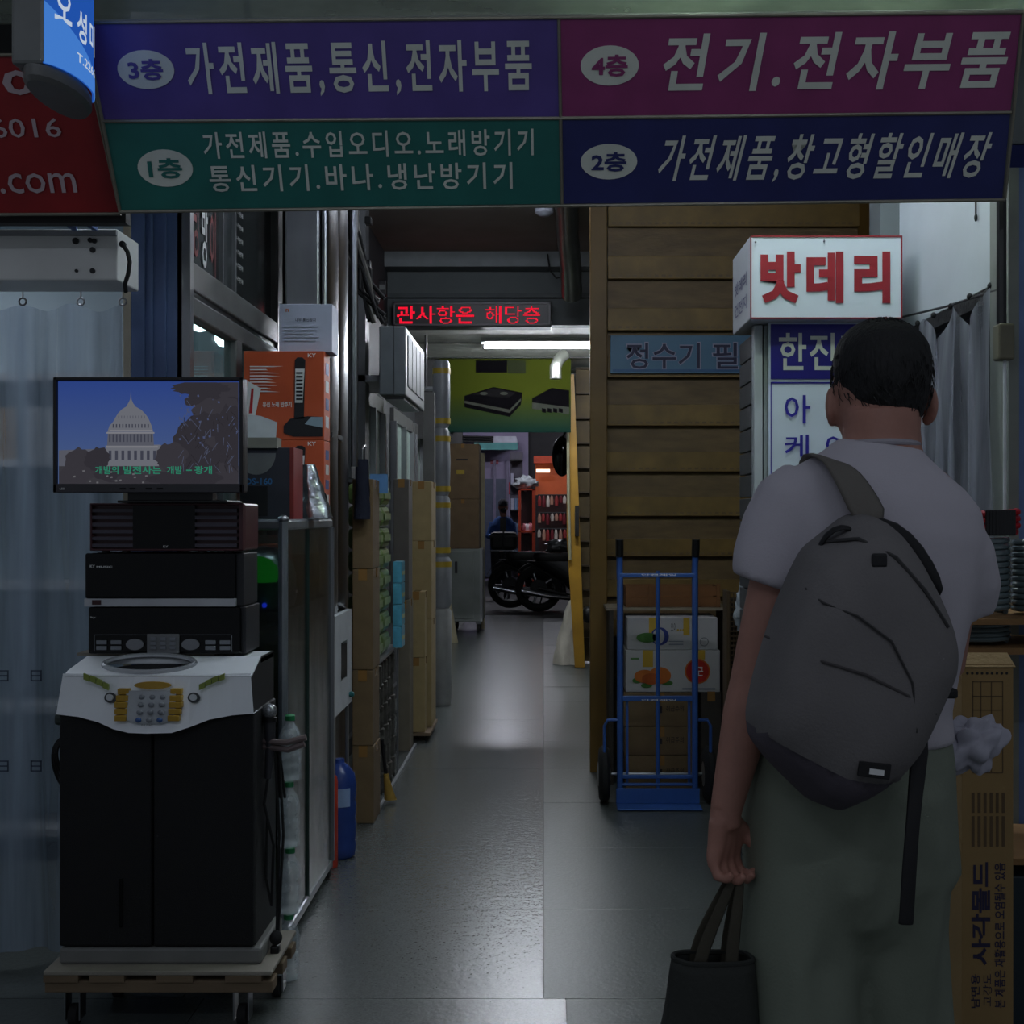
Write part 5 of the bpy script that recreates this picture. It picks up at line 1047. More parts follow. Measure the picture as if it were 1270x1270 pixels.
# ================================================================ RIGHT SIDE STALL
XR = 1.29
def wy(px): return XR*F/(px-VX)
t = thing('curtain_wire', 'thin slanting wire carrying the clear plastic curtain on the right', 'wire', (XR, 3.9, 2.05))
MB().tube([(XR+.005, wy(1246), Z(356,wy(1246))), (XR+.005, 3.9, 2.075), (XR+.005, 4.45, Z(402,4.45)+.02)], .004, 6).build('wire', BLACK, t)
for k in range(6): y = 3.5+.17*k; MB().ell((XR+.003, y, 2.066), (.008,.012,.010)).build('knot', RUBBER, t)
MB().box(1.31, 1.36, 3.42, 4.5, 2.03, 2.072).build('dark_edge_strip', mat('grimy_edge', (40,38,38), .8, bump=.4), t)
def pc_(u, v):
    y = 3.44+.83*u; z = .95+(2.05-.95)*v; g = v**3
    d = .022*math.sin(y*42+1.6*math.sin(z*2+y*3))+.02*noise.noise(Vector((y*7, z*1.5, 5)))
    sag = .09*abs(math.sin(u*math.pi*3))**1.5*g
    return Vector((XR-.03+d*(1-.5*g), y+.03*math.sin(z*4+y*9)*(1-g), z-sag))
tag(MB().sheet(pc_, 150, 44).build('clear_plastic_curtain', film('clear_film', (190,192,204), .22, .8, 3.2, (1,9,.5), .2)), 'pleated clear plastic curtain hanging from the wire on the right, behind the man', 'curtain')
t = thing('switch_box', 'old olive-grey switch box fixed to the right entrance post', 'switch box', (1.28, 3.33, Z(448,3.33)))
MB().box(X(1234,3.34), X(1254,3.34), 3.31, 3.36, Z(447,3.33), Z(402,3.33)).build('case', mat('olive_box', (108,104,84), .5, .1, .2, 8), t, bevel=.006)
MB().tube([(X(1243,3.33), 3.335, Z(402,3.33)), (X(1243,3.33), 3.335, Z(300,3.33)), (X(1243,3.33), 3.335, 2.3)], .014, 8).build('conduit', BLACK, t)
MB().tube([(X(1247,3.33), 3.335, Z(447,3.33)), (X(1247,3.33), 3.335, Z(640,3.33))], .005, 8).build('cable', WHITE, t)
t = thing('dangling_tag', 'tiny dark tag dangling on a wire against the white wall', 'tag', (1.3, 3.7, 2.3)); ty = 1.3*F/(1209-VX)
MB().tube([(1.303, ty, Z(250,ty)), (1.303, ty, Z(266,ty))], .003).build('wire', BLACK, t); MB().ell((1.303, ty, Z(270,ty)), (.005,.006,.012)).build('tag', BLACK, t)
# shelf with coiled hoses
t = thing('goods_shelf', 'wooden shelf with metal posts holding hose coils behind the man on the right', 'shelf', (1.4, 3.2, 0))
sy0, sy1 = 3.0, 3.34
for pz in (Z(806-2,3.0)-.0, .55): MB().box(1.03, 1.60, sy0, sy1, pz-.016, pz).build('board', mat('shelf_ply', (140,104,62), .7), t)
MB().box(1.03, 1.60, sy0, sy1, Z(768,3.0)-.014, Z(768,3.0)).build('board', mat('shelf_ply', (140,104,62), .7), t)
for x in (1.03, 1.585): 
    for y in (sy0, sy1-.015): MB().box(x, x+.015, y, y+.015, 0, 1.4).build('post', OFFW, t)
HOSE = mat('clear_hose', (96,110,112), .12, 0, .2, 12, .2, 60, spec=.9)
def coil(name, label, cx, cy, z0, R_, r_, turns, m_, cat='hose coil', group='coiled hoses on the right shelf'):
    t = thing(name, label, cat, (cx, cy, z0), group); pts = []
    N_ = turns*20
    for i in range(N_+1):
        a = 2*math.pi*i/20; pts.append((cx+R_*math.cos(a), cy+R_*math.sin(a), z0+r_+i/20*r_*1.95))
    MB().tube(pts, r_, 8).build('winding', m_, t); return t
z1_ = Z(768,3.0)+.001
coil('clear_hose_coil', 'tall coil of clear hose on the upper right shelf, nearer the man', 1.125, 3.14, z1_, .075, .008, 12, HOSE)
coil('clear_hose_coil', 'tall coil of clear hose on the upper right shelf, by the frame edge', 1.30, 3.14, z1_, .075, .008, 12, HOSE)
z2_ = z1_+12*.0156+.018
for q, x in ((1.16,'nearer the man'), (1.335,'by the frame edge')):
    tt = coil('red_cord_coil', 'red and black banded cord coil on top of the clear coils, '+x, q, 3.13, z2_, .062, .009, 3, mat('red_cord', (176,26,36), .4), 'cord coil', 'red cord coils on the right shelf')
    for k in range(10):
        a = -math.pi/2+(k-4.5)*.12; MB().box(q+.062*math.cos(a)-.006, q+.062*math.cos(a)+.006, 3.13+.062*math.sin(a)-.013, 3.13+.062*math.sin(a)+.013, z2_, z2_+.066).build('black_band', BLACK, tt, bevel=.003)
z3_ = .551
zlow = Z(804,3.0)+.001
coil('clear_hose_coil', 'low coil of clear hose on the middle right shelf beside the elbow', 1.12, 3.12, zlow, .075, .006, 4, HOSE)
t = thing('clear_bag_bundle', 'hanging bundle of clear plastic bags at the right frame edge', 'bags', (1.29, 2.92, .8))
def hb_(u, v): a = 2*math.pi*u; return Vector((1.225+.03*math.cos(a)*(1+.3*noise.noise(Vector((u*7,v*5,1))))*(.5+.6*(1-v)), 2.93+.03*math.sin(a), .90+.27*v))
MB().sheet(hb_, 24, 20).build('bags', BAGM, t)
t = thing('goods_box', 'dark tall box under the right shelf by the frame edge', 'box', (1.3, 3.15, 0)); MB().box(1.12, 1.55, 3.02, 3.32, .001, .5).build('body', mat('dark_teal_box', (28,44,52), .5), t, bevel=.004)
# tall carton with lettering
cyF = 2.7; ca, cb, cz = X(1193,cyF), X(1257,cyF), Z(812,cyF)
t = thing('tall_lettered_carton', 'tall narrow brown carton with vertical lettering, standing right of the man', 'box', ((ca+cb)/2, cyF+.06, 0))
CB = mat('kraft_carton', (150,122,78), .85, 0, .08, 6, .05)
MB().box(ca, cb, cyF, cyF+.12, .001, cz-.02).build('carton_body', CB, t, bevel=.002)
MB().add([(ca-.003, cyF-.003, cz-.028), (cb+.003, cyF-.003, cz-.028), (cb-.003, cyF+.03, cz+.0), (ca+.006, cyF+.03, cz+.0)], [(0,1,2,3)]).build('top_flap', mat('torn_edge', (176,150,104), .9, bump=.5), t, solid=.004)
for k in range(9): MB().lathe((ca+.012+.011*k, cyF-.0005, Z(835,cyF)), [(.003,-.0004),(.003,.0004)], 8, 'Y').build('punched_hole', BLACK, t)
IP = mat('indigo_carton_print', (40,36,66), .7); LP = mat('faint_print', (96,76,52), .8)
def vt(s_, px, py0, py1, wpx, m_, bold=.02):  # lettering turned a quarter left, reading upwards
    letters(s_, m_, t, (X(px+wpx,cyF), cyF, Z(py1,cyF)), UZ, (-1,0,0), (py1-py0)*cyF/F, wpx*cyF/F, bold, d=.001)
vt('사각몰드', 1205, 1069, 1197, 23, IP, .03); vt('남면용', 1204, 1208, 1250, 11, IP, .01); vt('고강도', 1219, 1208, 1248, 11, IP, .0)
vt('본 제품은 재활용으로 오염될수 있음', 1233, 1070, 1250, 14, IP, .015)
for k in range(6):
    for a_, b_ in ((983, 1008), (1012, 1050)): MB().box(X(1205+k*7.5,cyF), X(1208.5+k*7.5,cyF), cyF-.001, cyF, Z(b_,cyF), Z(a_,cyF)).build('small_print', LP, t)
for q in (845, 863, 880, 900, 958): MB().box(X(1206,cyF), X(1244,cyF), cyF-.001, cyF, Z(q+1,cyF), Z(q,cyF)).build('table_line', LP, t)
for q in (1206, 1216, 1229, 1243): MB().box(X(q,cyF), X(q+1,cyF), cyF-.001, cyF, Z(958,cyF), Z(845,cyF)).build('table_line', LP, t)
# ================================================================ FAR STREET BEYOND THE CORRIDOR
def far(px, py, Y): return at(px, py, Y)
structure('wall_far', mat('far_mauve', (150,140,170), .7, 0, .1, 2), -4.5, X(655,26), 26, 26.2, 0, 3.6)
structure('wall_far', mat('far_dark', (50,48,52), .7, 0, .3, 2), X(655,26), 5, 26.4, 26.6, 0, 4.5)
structure('ceiling', mat('far_roof', (70,70,74), .7), -5, 5, 17.6, 27, 3.9, 4.0)
structure('wall_far', mat('street_side', (72,70,74), .8), -4.6, -4.5, 17.4, 26, 0, 3.9); structure('wall_far', mat('street_side', (72,70,74), .8), 4.9, 5.0, 17.4, 26.6, 0, 3.9)
structure('wall_far', WALLD, -4.6, -1.16, 17.3, 17.4, 0, 3.9); structure('wall_far', WALLD, 1.9, 5, 17.3, 17.4, 0, 3.9)
t = thing('teal_awning', 'faded teal awning strip over the street shop beyond the corridor', 'awning', (X(615,25.3), 25.5, 2.7))
MB().slab([far(588,549,25.2), far(642,549,25.2), far(642,558,25.2), far(588,558,25.2)], (0,-1,0), .05).build('valance', mat('teal_cloth', (90,160,160), .6), t); MB().slab([far(560,541,25.2), far(640,541,25.2), far(642,549,25.2), far(560,549,25.2)], (0,1,0), .79).build('canopy', mat('pale_roofing', (190,190,206), .5), t)
for k in range(3): MB().tube([far(560, 541+3*k, 25.15), far(612, 542+3*k, 25.15)], .02, 6).build('rib', DARK, t)
t = thing('street_door', 'pale mauve glazed shop door across the street beyond the corridor', 'door', (X(612,25.9), 25.9, 0))
for q in ((596, 600), (612, 615), (628, 631)): MB().box(X(q[0],25.9), X(q[1],25.9), 25.9, 25.98, .0, 2.6).build('door_frame', mat('mauve_frame', (120,112,140), .5), t)
MB().box(X(600,25.95), X(612,25.95), 25.94, 25.97, .1, 2.2).build('pane', mat('door_glass', (90,96,116), .2), t); MB().box(X(615,25.95), X(628,25.95), 25.94, 25.97, .1, 2.2).build('pane', mat('door_glass', (90,96,116), .2), t)
for i, (px, py, w_, h_, c_) in enumerate(((600, 606, 8, 30, (150,180,220)), (603, 628, 6, 22, (220,210,225)), (606, 660, 5, 26, (190,60,90)), (630, 598, 6, 15, (190,40,60)), (608, 570, 10, 5, (150,60,80)), (637, 642, 6, 30, (170,160,150)), (599, 650, 5, 40, (120,150,200)), (634, 615, 8, 6, (120,90,70)))):
    tag(box('street_poster', mat('poster_%d' % i, c_, .5), None, X(px,25.85), X(px+w_,25.85), 25.97, 25.998, Z(py+h_,25.85), Z(py,25.85)), ('pale blue','white','crimson','red square','thin maroon','beige','blue','brown')[i]+' poster on the far street shop, '+('left of the door','near the left door frame','low by the door','beside the right door frame','above the door','low near the red cabinet','at the far left','at mid height')[i], 'poster', 'posters on the street shop')
# orange shop
t = thing('orange_shopfront', 'orange panelled shopfront with a strip light beyond the motorcycles', 'shopfront', (X(690,24), 24, 0))
MB().box(X(664,24), X(735,24), 24, 24.1, Z(614,24), Z(566,24)).build('orange_panel', mat('orange_panel', (186,84,40), .5, 0, .15, 3), t)
MB().box(X(662,23.9), X(735,23.9), 23.8, 24.0, Z(575,24), Z(566,24)).build('fascia', mat('orange_fascia', (170,60,30), .5), t)
MB().box(X(668,24), X(735,24), 24.0, 24.1, 0, Z(614,24)).build('dark_window', mat('dark_red_window', (52,28,28), .3, 0, .4, 4), t)
MB().box(X(665,23.8), X(682,23.8), 23.72, 23.78, Z(586,23.8), Z(582,23.8)).build('strip_light', emitter('orange_shop_light', (255,226,190), 2.2), t)
rnd = random.Random(5); goods_t = t
GC = [((150,50,50),'dark red'), ((176,132,112),'tan'), ((190,180,170),'pale'), ((110,30,40),'maroon')]
for r_i, py in enumerate((614, 636, 656)):
    MB().tube([far(667, py, 23.7), far(712, py, 23.7)], .015, 6).build('hanging_rail', DARK, goods_t)
    for k in range(7):
        px = 669+k*5.2+rnd.uniform(-.5,.5); c_, cn = GC[(k*3+r_i) % 4]; hgt = rnd.uniform(.14,.24); zt_ = Z(py,23.7)
        g_ = MB().loft([(X(px,23.7), 23.7, zt_-hgt, .03, .02), (X(px,23.7), 23.7, zt_-hgt*.5, .036, .025), (X(px,23.7), 23.7, zt_-.02, .02, .015), (X(px,23.7), 23.7, zt_+.0, .006, .006)], 10)
        tag(g_.build('hanging_goods', mat('goods_%d' % c_[0], c_, .5)), '%s item hanging on the %s rail of the orange shop, %s from the left' % (cn, ('top','middle','bottom')[r_i], ('first','second','third','fourth','fifth','sixth','last')[k]), 'goods', 'goods hanging in the orange shop')
t = thing('red_display_cabinet', 'narrow red display cabinet with white goods on top, in front of the orange shop', 'cabinet', (X(652,22), 22, 0))
RC = mat('red_cabinet', (176,62,36), .5)
for q in ((643, 646), (660, 664)): MB().box(X(q[0],22), X(q[1],22), 22, 22.1, .0, Z(606,22)).build('upright', RC, t)
for z in (.1, .6, 1.1, Z(608,22)): MB().box(X(643,22), X(664,22), 22, 22.35, z, z+.03).build('shelf', RC, t)
MB().box(X(646,22), X(660,22), 22.3, 22.33, 0, Z(606,22)).build('back_panel', mat('cab_dark', (50,20,24), .5), t)
for k in range(9): tag(MB().sheet(crum(X(650+4*(k % 3),22), 22.12, [.665,.665,.665,1.165,1.165,1.165,.18,.18,.18][k], .06, .05, .09, k), 12, 8).build('wrapped_goods', mat('pink_goods', (196,110,120), .5) if k % 2 else mat('pale_goods', (200,190,196), .4)), 'wrapped %s goods in the red display cabinet, %s row, %s' % (('pale','pink')[k % 2], ('middle','upper','lower')[k//3], ('left','middle','right')[k % 3]), 'goods', 'goods in the red cabinet')
tag(MB().sheet(crum(X(652,22.1), 22.15, Z(599,22), .2, .12, .12, 9), 24, 16).build('plastic_bag', BAGM), 'bundle of white plastic bags on top of the red display cabinet', 'bag')
t = thing('street_shelf', 'dark shelf of small goods between the mauve shop and the red cabinet', 'shelf', (X(637,24), 24, 0))
for z in (.5, 1.0, 1.5, 2.0, 2.5): MB().box(X(632,24), X(648,24), 24, 24.3, z, z+.03).build('shelf', BLACK, t)
MB().box(X(632,24), X(648,24), 24.3, 24.33, 0, 2.7).build('back_panel', mat('shelf_back', (70,66,80), .6), t)
for k in range(10): tag(box('small_box', mat('sb%d' % (k % 3), [(150,150,170), (90,110,140), (170,120,110)][k % 3], .5), None, X(633.5+4.6*(k % 3),24), X(637+4.6*(k % 3),24), 24.05, 24.2, [.53,1.03,1.53,2.03][k//3], [.53,1.03,1.53,2.03][k//3]+.22), 'small %s box on the dark street shelf, %s board, %s' % (('mauve','blue-grey','brownish')[k % 3], ('lowest','second','third','fourth')[k//3], ('left','middle','right')[k % 3]), 'box', 'boxes on the dark street shelf')
# street lamps (real tube fittings above the street)
STG = emitter('street_tube_glow', (238,240,252), L_STREET*8)
tube_lamp('street_tube_light', 'tube light under the street roof, left, beyond the corridor', -1.8, -.4, 21.0, 3.88, STG, 'street tube lights', .08)
tube_lamp('street_tube_light', 'tube light under the street roof, right, beyond the corridor', .6, 1.6, 22.6, 3.88, STG, 'street tube lights', .08)
# ---- motorcycles
MBK = mat('bike_black', (20,20,22), .35); CHR = mat('bike_chrome', (150,150,154), .15, 1)
def bike(label, ox, oy, first=None):
    if first is not None: return copy_tree(first, (ox+1.25, oy, 0), label)
    t = thing('motorcycle', label, 'motorcycle', (ox, oy, 0), 'parked motorcycles')
    def wheel(x):
        o = MB().rings([[Vector((ox+x+(.285+.06*math.cos(b))*math.cos(a), oy+.065*math.sin(b), .345+(.285+.06*math.cos(b))*math.sin(a))) for b in [2*math.pi*j/8 for j in range(8)]] for a in [2*math.pi*i/28 for i in range(29)]], False).build('wheel', RUBBER, t)
        MB().lathe((ox+x, oy-.05, .345), [(.03,0),(.05,.02),(.05,.08),(.03,.1)], 12, 'Y').build('hub', CHR, o)
        MB().lathe((ox+x, oy-.06, .345), [(.07,0),(.13,.002),(.13,.008),(.07,.01)], 24, 'Y').build('brake_disc', DARK, o)
        for k in range(5): a = 2*math.pi*k/5; MB().tube([(ox+x+.04*math.cos(a), oy, .345+.04*math.sin(a)), (ox+x+.24*math.cos(a), oy, .345+.24*math.sin(a))], .018, 6).build('spoke', CHR, o)
    wheel(0); wheel(1.25)
    MB().tube([(ox, oy-.07, .345), (ox+.12, oy-.07, .7), (ox+.24, oy-.07, 1.02)], .022, 8).tube([(ox, oy+.07, .345), (ox+.12, oy+.07, .7), (ox+.24, oy+.07, 1.02)], .022, 8).build('fork', CHR, t)
    MB().tube([(ox+.26, oy-.34, 1.12), (ox+.24, oy-.2, 1.04), (ox+.24, oy+.2, 1.04), (ox+.26, oy+.34, 1.12)], .013, 8).build('handlebar', CHR, t)
    for s_ in (-1, 1): MB().tube([(ox+.24, oy+s_*.24, 1.05), (ox+.22, oy+s_*.28, 1.22)], .006, 6).ell((ox+.22, oy+s_*.29, 1.25), (.02,.06,.04), 10, 6).build('mirror', MBK, t)
    MB().ell((ox+.14, oy, .92), (.09,.09,.10), 16, 10).build('headlamp', mat('headlamp', (170,170,172), .1), t)
    MB().sheet(lambda u, v: Vector((ox+.36*math.cos(2.6-2.2*u), oy-.06+.12*v, .36+.37*math.sin(2.6-2.2*u))), 12, 2).build('front_fender', MBK, t, solid=.01)
    MB().sheet(lambda u, v: Vector((ox+1.25+.38*math.cos(2.6-2.2*u), oy-.07+.14*v, .36+.38*math.sin(2.6-2.2*u))), 12, 2).build('rear_fender', MBK, t, solid=.01)
    MB().loft([(ox+.5, oy, .62, .12, .10), (ox+.5, oy, .75, .24, .14), (ox+.5, oy, .88, .22, .13), (ox+.48, oy, .94, .12, .07)], 20).build('fuel_tank', MBK, t)
    MB().loft([(ox+.98, oy, .72, .30, .12), (ox+.98, oy, .80, .36, .15), (ox+.98, oy, .86, .33, .13)], 20, p=3).build('seat', mat('seat_vinyl', (26,24,24), .5), t)
    MB().box(ox+.42, ox+.75, oy-.13, oy+.13, .22, .55).build('engine', mat('engine_grey', (80,80,82), .35, .8, .3, 20), t, bevel=.03)
    MB().lathe((ox+.56, oy-.16, .36), [(.05,0),(.11,.02),(.11,.3),(.05,.32)], 18, 'Y').build('crankcase', CHR, t)
    MB().tube([(ox+.45, oy-.15, .3), (ox+.7, oy-.17, .2), (ox+1.1, oy-.17, .24), (ox+1.5, oy-.17, .32)], [.022,.028,.04,.045], 10).build('exhaust', CHR, t)
    MB().tube([(ox+.24, oy, .95), (ox+.4, oy, .6), (ox+.55, oy, .25), (ox+.85, oy, .25), (ox+.9, oy, .7), (ox+.5, oy, .65)], .02, 8).build('frame', MBK, t)
    MB().tube([(ox+.85, oy+.06, .25), (ox+1.25, oy+.06, .345)], .02, 8).tube([(ox+.85, oy-.08, .25), (ox+1.25, oy-.08, .345)], .02, 8).build('swing_arm', MBK, t)
    MB().loft([(ox+.62, oy, .30, .16, .15), (ox+.66, oy, .45, .26, .17), (ox+.80, oy, .62, .42, .16), (ox+.95, oy, .74, .48, .14)], 20, p=2.6).build('side_fairing', MBK, t)
    MB().loft([(ox+.30, oy, .55, .08, .2), (ox+.28, oy, .8, .12, .22), (ox+.22, oy, .98, .10, .16), (ox+.24, oy, 1.08, .04, .1)], 16).build('front_fairing', MBK, t)
    MB().box(ox+1.15, ox+1.55, oy-.12, oy+.12, .87, .885).tube([(ox+1.2, oy, .80), (ox+1.3, oy, .875)], .015, 6).build('rear_rack', CHR, t)
    MB().tube([(ox+.75, oy-.1, .24), (ox+.82, oy-.22, .005)], .01, 6).build('side_stand', CHR, t)
    t.scale = (-1, 1, 1); t.location.x = ox+1.25
    return t
bk = bike('black parked motorcycle at the end of the corridor, rear one on the left', X(633,18.4), 18.4)
bike('black parked motorcycle at the end of the corridor, nearer one on the right', X(668,17.8), 17.7, bk)
dbx = X(633,18.4)-.1
t = thing('delivery_box', 'black delivery box strapped on the rear rack of the left motorcycle', 'box', (dbx, 18.4, .887))
MB().box(dbx-.2, dbx+.2, 18.22, 18.58, .888, 1.16).build('box_body', mat('delivery_black', (22,20,22), .6), t, bevel=.05); MB().box(dbx-.21, dbx+.21, 18.21, 18.59, 1.08, 1.11).build('lid_rim', BLACK, t)
MB().tube([(dbx, 18.205, .89), (dbx, 18.205, 1.17)], .012, 6).build('strap', DARK, t)
t = thing('foil_parcel', 'shiny grey wrapped parcel lying on the seat of the nearer motorcycle', 'parcel', (X(692,17.8), 17.8, .87))
MB().sheet(crum(X(692,17.8), 17.8, .965, .17, .1, .09, 4), 24, 14).build('wrap', mat('dull_foil', (120,122,124), .3, .6, .2, 10, .4, 20), t)
# ================================================================ PEOPLE
SKIN = mat('skin', (168,120,104), .6, 0, .08, 30, .05, 80); HAIR = mat('black_hair', (13,12,12), .7, 0, .4, 60, .6, 140, stretch=(1,1,.3))
def limb(mb, pts, n=16): mb.tube([p[0] for p in pts], [p[1] for p in pts], n)
# ---- far person in blue by the motorcycles
PX, PY = X(622,20.5), 20.5
p2 = thing('person', 'person in a blue jacket and dark cap standing behind the motorcycles at the corridor end', 'person', (PX, PY, 0))
b = MB()
b.loft([(PX-.09, PY, .04, .05, .12), (PX-.09, PY, .1, .05, .05), (PX-.09, PY, .45, .06, .06), (PX-.08, PY, .85, .09, .09)], 14); b.loft([(PX+.09, PY, .04, .05, .12), (PX+.09, PY, .1, .05, .05), (PX+.09, PY, .45, .06, .06), (PX+.08, PY, .85, .09, .09)], 14)
b.loft([(PX, PY, .8, .16, .10), (PX, PY, 1.0, .16, .10), (PX+.02, PY-.02, 1.25, .19, .11), (PX+.03, PY-.04, 1.34, .12, .08), (PX+.03, PY-.06, 1.40, .055, .055), (PX+.03, PY-.07, 1.46, .06, .07), (PX+.03, PY-.08, 1.54, .075, .095), (PX+.03, PY-.08, 1.62, .07, .09), (PX+.03, PY-.08, 1.66, .03, .04)], 16)
b.ell((PX+.03, PY-.18, 1.55), (.014,.02,.02)); b.ell((PX-.045, PY-.08, 1.54), (.012,.02,.03)); b.ell((PX+.105, PY-.08, 1.54), (.012,.02,.03))
for s_, hx in ((-1, -.02), (1, .10)):
    limb(b, [((PX+s_*.17+.02, PY, 1.27), .05), ((PX+s_*.2, PY-.06, 1.05), .042), ((PX+hx, PY-.25, .98), .032), ((PX+hx*.8+.02, PY-.3, .99), .03)], 10)
    for k in range(5): limb(b, [((PX+hx*.8+.0+.014*k-.01, PY-.3, .99), .011), ((PX+hx*.8+.014*k-.01, PY-.34, .985), .010), ((PX+hx*.8+.014*k-.008, PY-.365, .965), .009)], 6)
b.build('body', SKIN, p2, remesh=.012, smoothit=2)
BJ = mat('blue_jacket', (44,84,150), .7, 0, .2, 10, .2, 30)
j = MB().loft([(PX, PY, .84, .20, .13), (PX, PY, 1.0, .19, .13), (PX+.02, PY-.02, 1.24, .21, .13), (PX+.03, PY-.03, 1.35, .15, .10), (PX+.03, PY-.04, 1.40, .075, .07)], 18)
for s_, hx in ((-1, -.02), (1, .10)): limb(j, [((PX+s_*.15+.02, PY, 1.28), .075), ((PX+s_*.21, PY-.06, 1.06), .062), ((PX+hx+.03*s_, PY-.22, .985), .048)], 12)
j.build('jacket', BJ, p2, remesh=.014, smoothit=2)
MB().loft([(PX-.09, PY, .1, .075, .08), (PX-.09, PY, .45, .085, .08), (PX-.08, PY, .86, .11, .11)], 14).loft([(PX+.09, PY, .1, .075, .08), (PX+.09, PY, .45, .085, .08), (PX+.08, PY, .86, .11, .11)], 14).build('trousers', DARK, p2, remesh=.014)
MB().loft([(PX+.03, PY-.08, 1.58, .082, .103), (PX+.03, PY-.08, 1.64, .08, .10), (PX+.03, PY-.08, 1.69, .04, .05)], 18).box(PX-.03, PX+.09, PY-.24, PY-.15, 1.575, 1.59).build('cap', mat('dark_cap', (40,40,52), .8), p2)
MB().ell((PX+.035, PY-.155, 1.50), (.055,.04,.045), 14, 8).build('face_mask', BLACK, p2)
MB().box(PX-.02, PX+.08, PY-.15, PY-.13, 1.05, 1.36).build('dark_shirt_front', BLACK, p2)
for s_ in (-1, 1): MB().loft([(PX+s_*.09, PY-.04, .0, .05, .13), (PX+s_*.09, PY-.04, .05, .055, .13), (PX+s_*.09, PY, .10, .05, .07)], 14).build('shoe', BLACK, p2)

# ---- the man walking away, seen from behind
MX, MY = .565, 2.05
man = thing('person', 'man seen from behind in a pale T-shirt and loose olive trousers, carrying a tote bag', 'person', (MX, MY, 0))
hc = Vector((.584, 2.092, 1.632))                                    # centre of the head
b = MB()
# head, neck and torso in one run of sections
head = [(0, -.075, -.150, .056, .058), (0, -.045, -.115, .060, .066), (-.004, -.010, -.085, .066, .082), (-.006, .0, -.05, .072, .092), (-.004, 0, 0, .076, .098), (0, 0, .04, .077, .098), (0, 0, .07, .068, .086), (0, 0, .09, .046, .058), (0, 0, .098, .015, .02)]
b.loft([(hc.x+q[0], hc.y+q[1]*.6, hc.z+q[2], q[3], q[4]) for q in head], 28)
# jaw / chin / face features on the far side
b.ell(hc+Vector((-.008, .075, -.085)), (.042,.035,.032)); b.ell(hc+Vector((-.01, .105, -.02)), (.012,.022,.026)); b.ell(hc+Vector((-.01, .115, -.03)), (.016,.014,.012))
for s_ in (-1, 1): b.ell(hc+Vector((-.008+s_*.035, .07, .005)), (.022,.02,.012)); b.ell(hc+Vector((-.008+s_*.045, .06, -.035)), (.022,.024,.02))
b.ell(hc+Vector((-.01, .098, -.062)), (.024,.012,.008))
b.loft([(.515, 2.05, .92, .15, .10), (.52, 2.05, 1.0, .14, .10), (.54, 2.05, 1.15, .135, .10), (.56, 2.04, 1.32, .15, .105), (.563, 2.04, 1.42, .155, .09), (.565, 2.04, 1.465, .12, .075), (.569, 2.045, 1.50, .074, .066), (.571, 2.05, 1.53, .063, .062), (.575, 2.055, 1.58, .063, .064)], 28)
for s_ in (-1, 1): b.loft([(.518+s_*.075, 2.05+s_*.10, .06, .04, .05), (.518+s_*.075, 2.05+s_*.08, .12, .045, .05), (.518+s_*.08, 2.05+s_*.06, .45, .052, .056), (.51+s_*.075, 2.05+s_*.02, .95, .07, .09)], 18)
# ears
for s_, dy in ((-1, .015), (1, -.005)):
    R = Matrix.Rotation(s_*.35, 3, 'Z')
    b.ell(hc+Vector((s_*.083, dy, -.040)), (.010,.020,.033), 14, 10, R); b.ell(hc+Vector((s_*.080, dy+.004, -.064)), (.008,.012,.013), 12, 8, R)
# left arm, hanging and reaching down; right arm bent forward
sl, el, wl = Vector((.425, 2.04, 1.40)), Vector((.354, 2.03, 1.12)), Vector((.300, 1.99, .915))
limb(b, [(sl, .055), (sl.lerp(el, .35), .050), (sl.lerp(el, .7), .046), (el, .041), (el.lerp(wl, .25), .041), (el.lerp(wl, .6), .034), (wl, .026)], 20)
sr, er, wr = Vector((.69, 2.04, 1.38)), Vector((.70, 2.13, 1.14)), Vector((.70, 2.31, 1.08))
limb(b, [(sr, .055), (sr.lerp(er, .4), .050), (er, .041), (er.lerp(wr, .3), .040), (er.lerp(wr, .7), .032), (wr, .026)], 20)
# left hand closed round the bag handles: palm, four fingers of unequal length, thumb from the side
def hand(w0, d, side, palmn, scale=1.0, curl=1.0, spread=.0165):
    """w0 wrist, d direction of the hand, side: unit vector towards the thumb side, palmn: the way the palm faces"""
    d, side, palmn = [Vector(q).normalized() for q in (d, side, palmn)]
    k = scale; kn = w0+d*.078*k
    limb(b, [(w0, .026*k), (w0+d*.025*k, .027*k)], 14)
    for i in range(4):
        s0 = w0+d*.012*k+side*(.020-.0135*i)*k; limb(b, [(s0, .0165*k), (w0+d*.05*k+side*(.026-.0165*i)*k, .0155*k), (kn+side*(.030-.0205*i)*k, .0125*k)], 12)
    for i, L in enumerate((.066, .074, .069, .054)):
        a = kn+side*(.031-.0212*i)*k; L *= k; c1 = .5*curl; p1 = a+(d*math.cos(c1)+palmn*math.sin(c1))*L*.45
        c2 = 1.6*curl; p2_ = p1+(d*math.cos(c2)+palmn*math.sin(c2))*L*.32; c3 = 2.5*curl; p3 = p2_+(d*math.cos(c3)+palmn*math.sin(c3))*L*.26
        limb(b, [(a, .0108*k), (a.lerp(p1, .5), .0088*k), (p1, .0094*k), (p1.lerp(p2_, .5), .0080*k), (p2_, .0084*k), (p3, .0070*k)], 12)
    t0 = w0+d*.022*k+side*.020*k; t1 = t0+(side*.75+d*.6+palmn*.35).normalized()*.036*k; t2 = t1+(d*.75+palmn*.6+side*.1).normalized()*.030*k; t3 = t2+(palmn*.8+d*.4-side*.35).normalized()*.024*k
    limb(b, [(t0, .0165*k), (t1, .0125*k), (t2, .0105*k), (t3, .0085*k)], 12)
    return kn
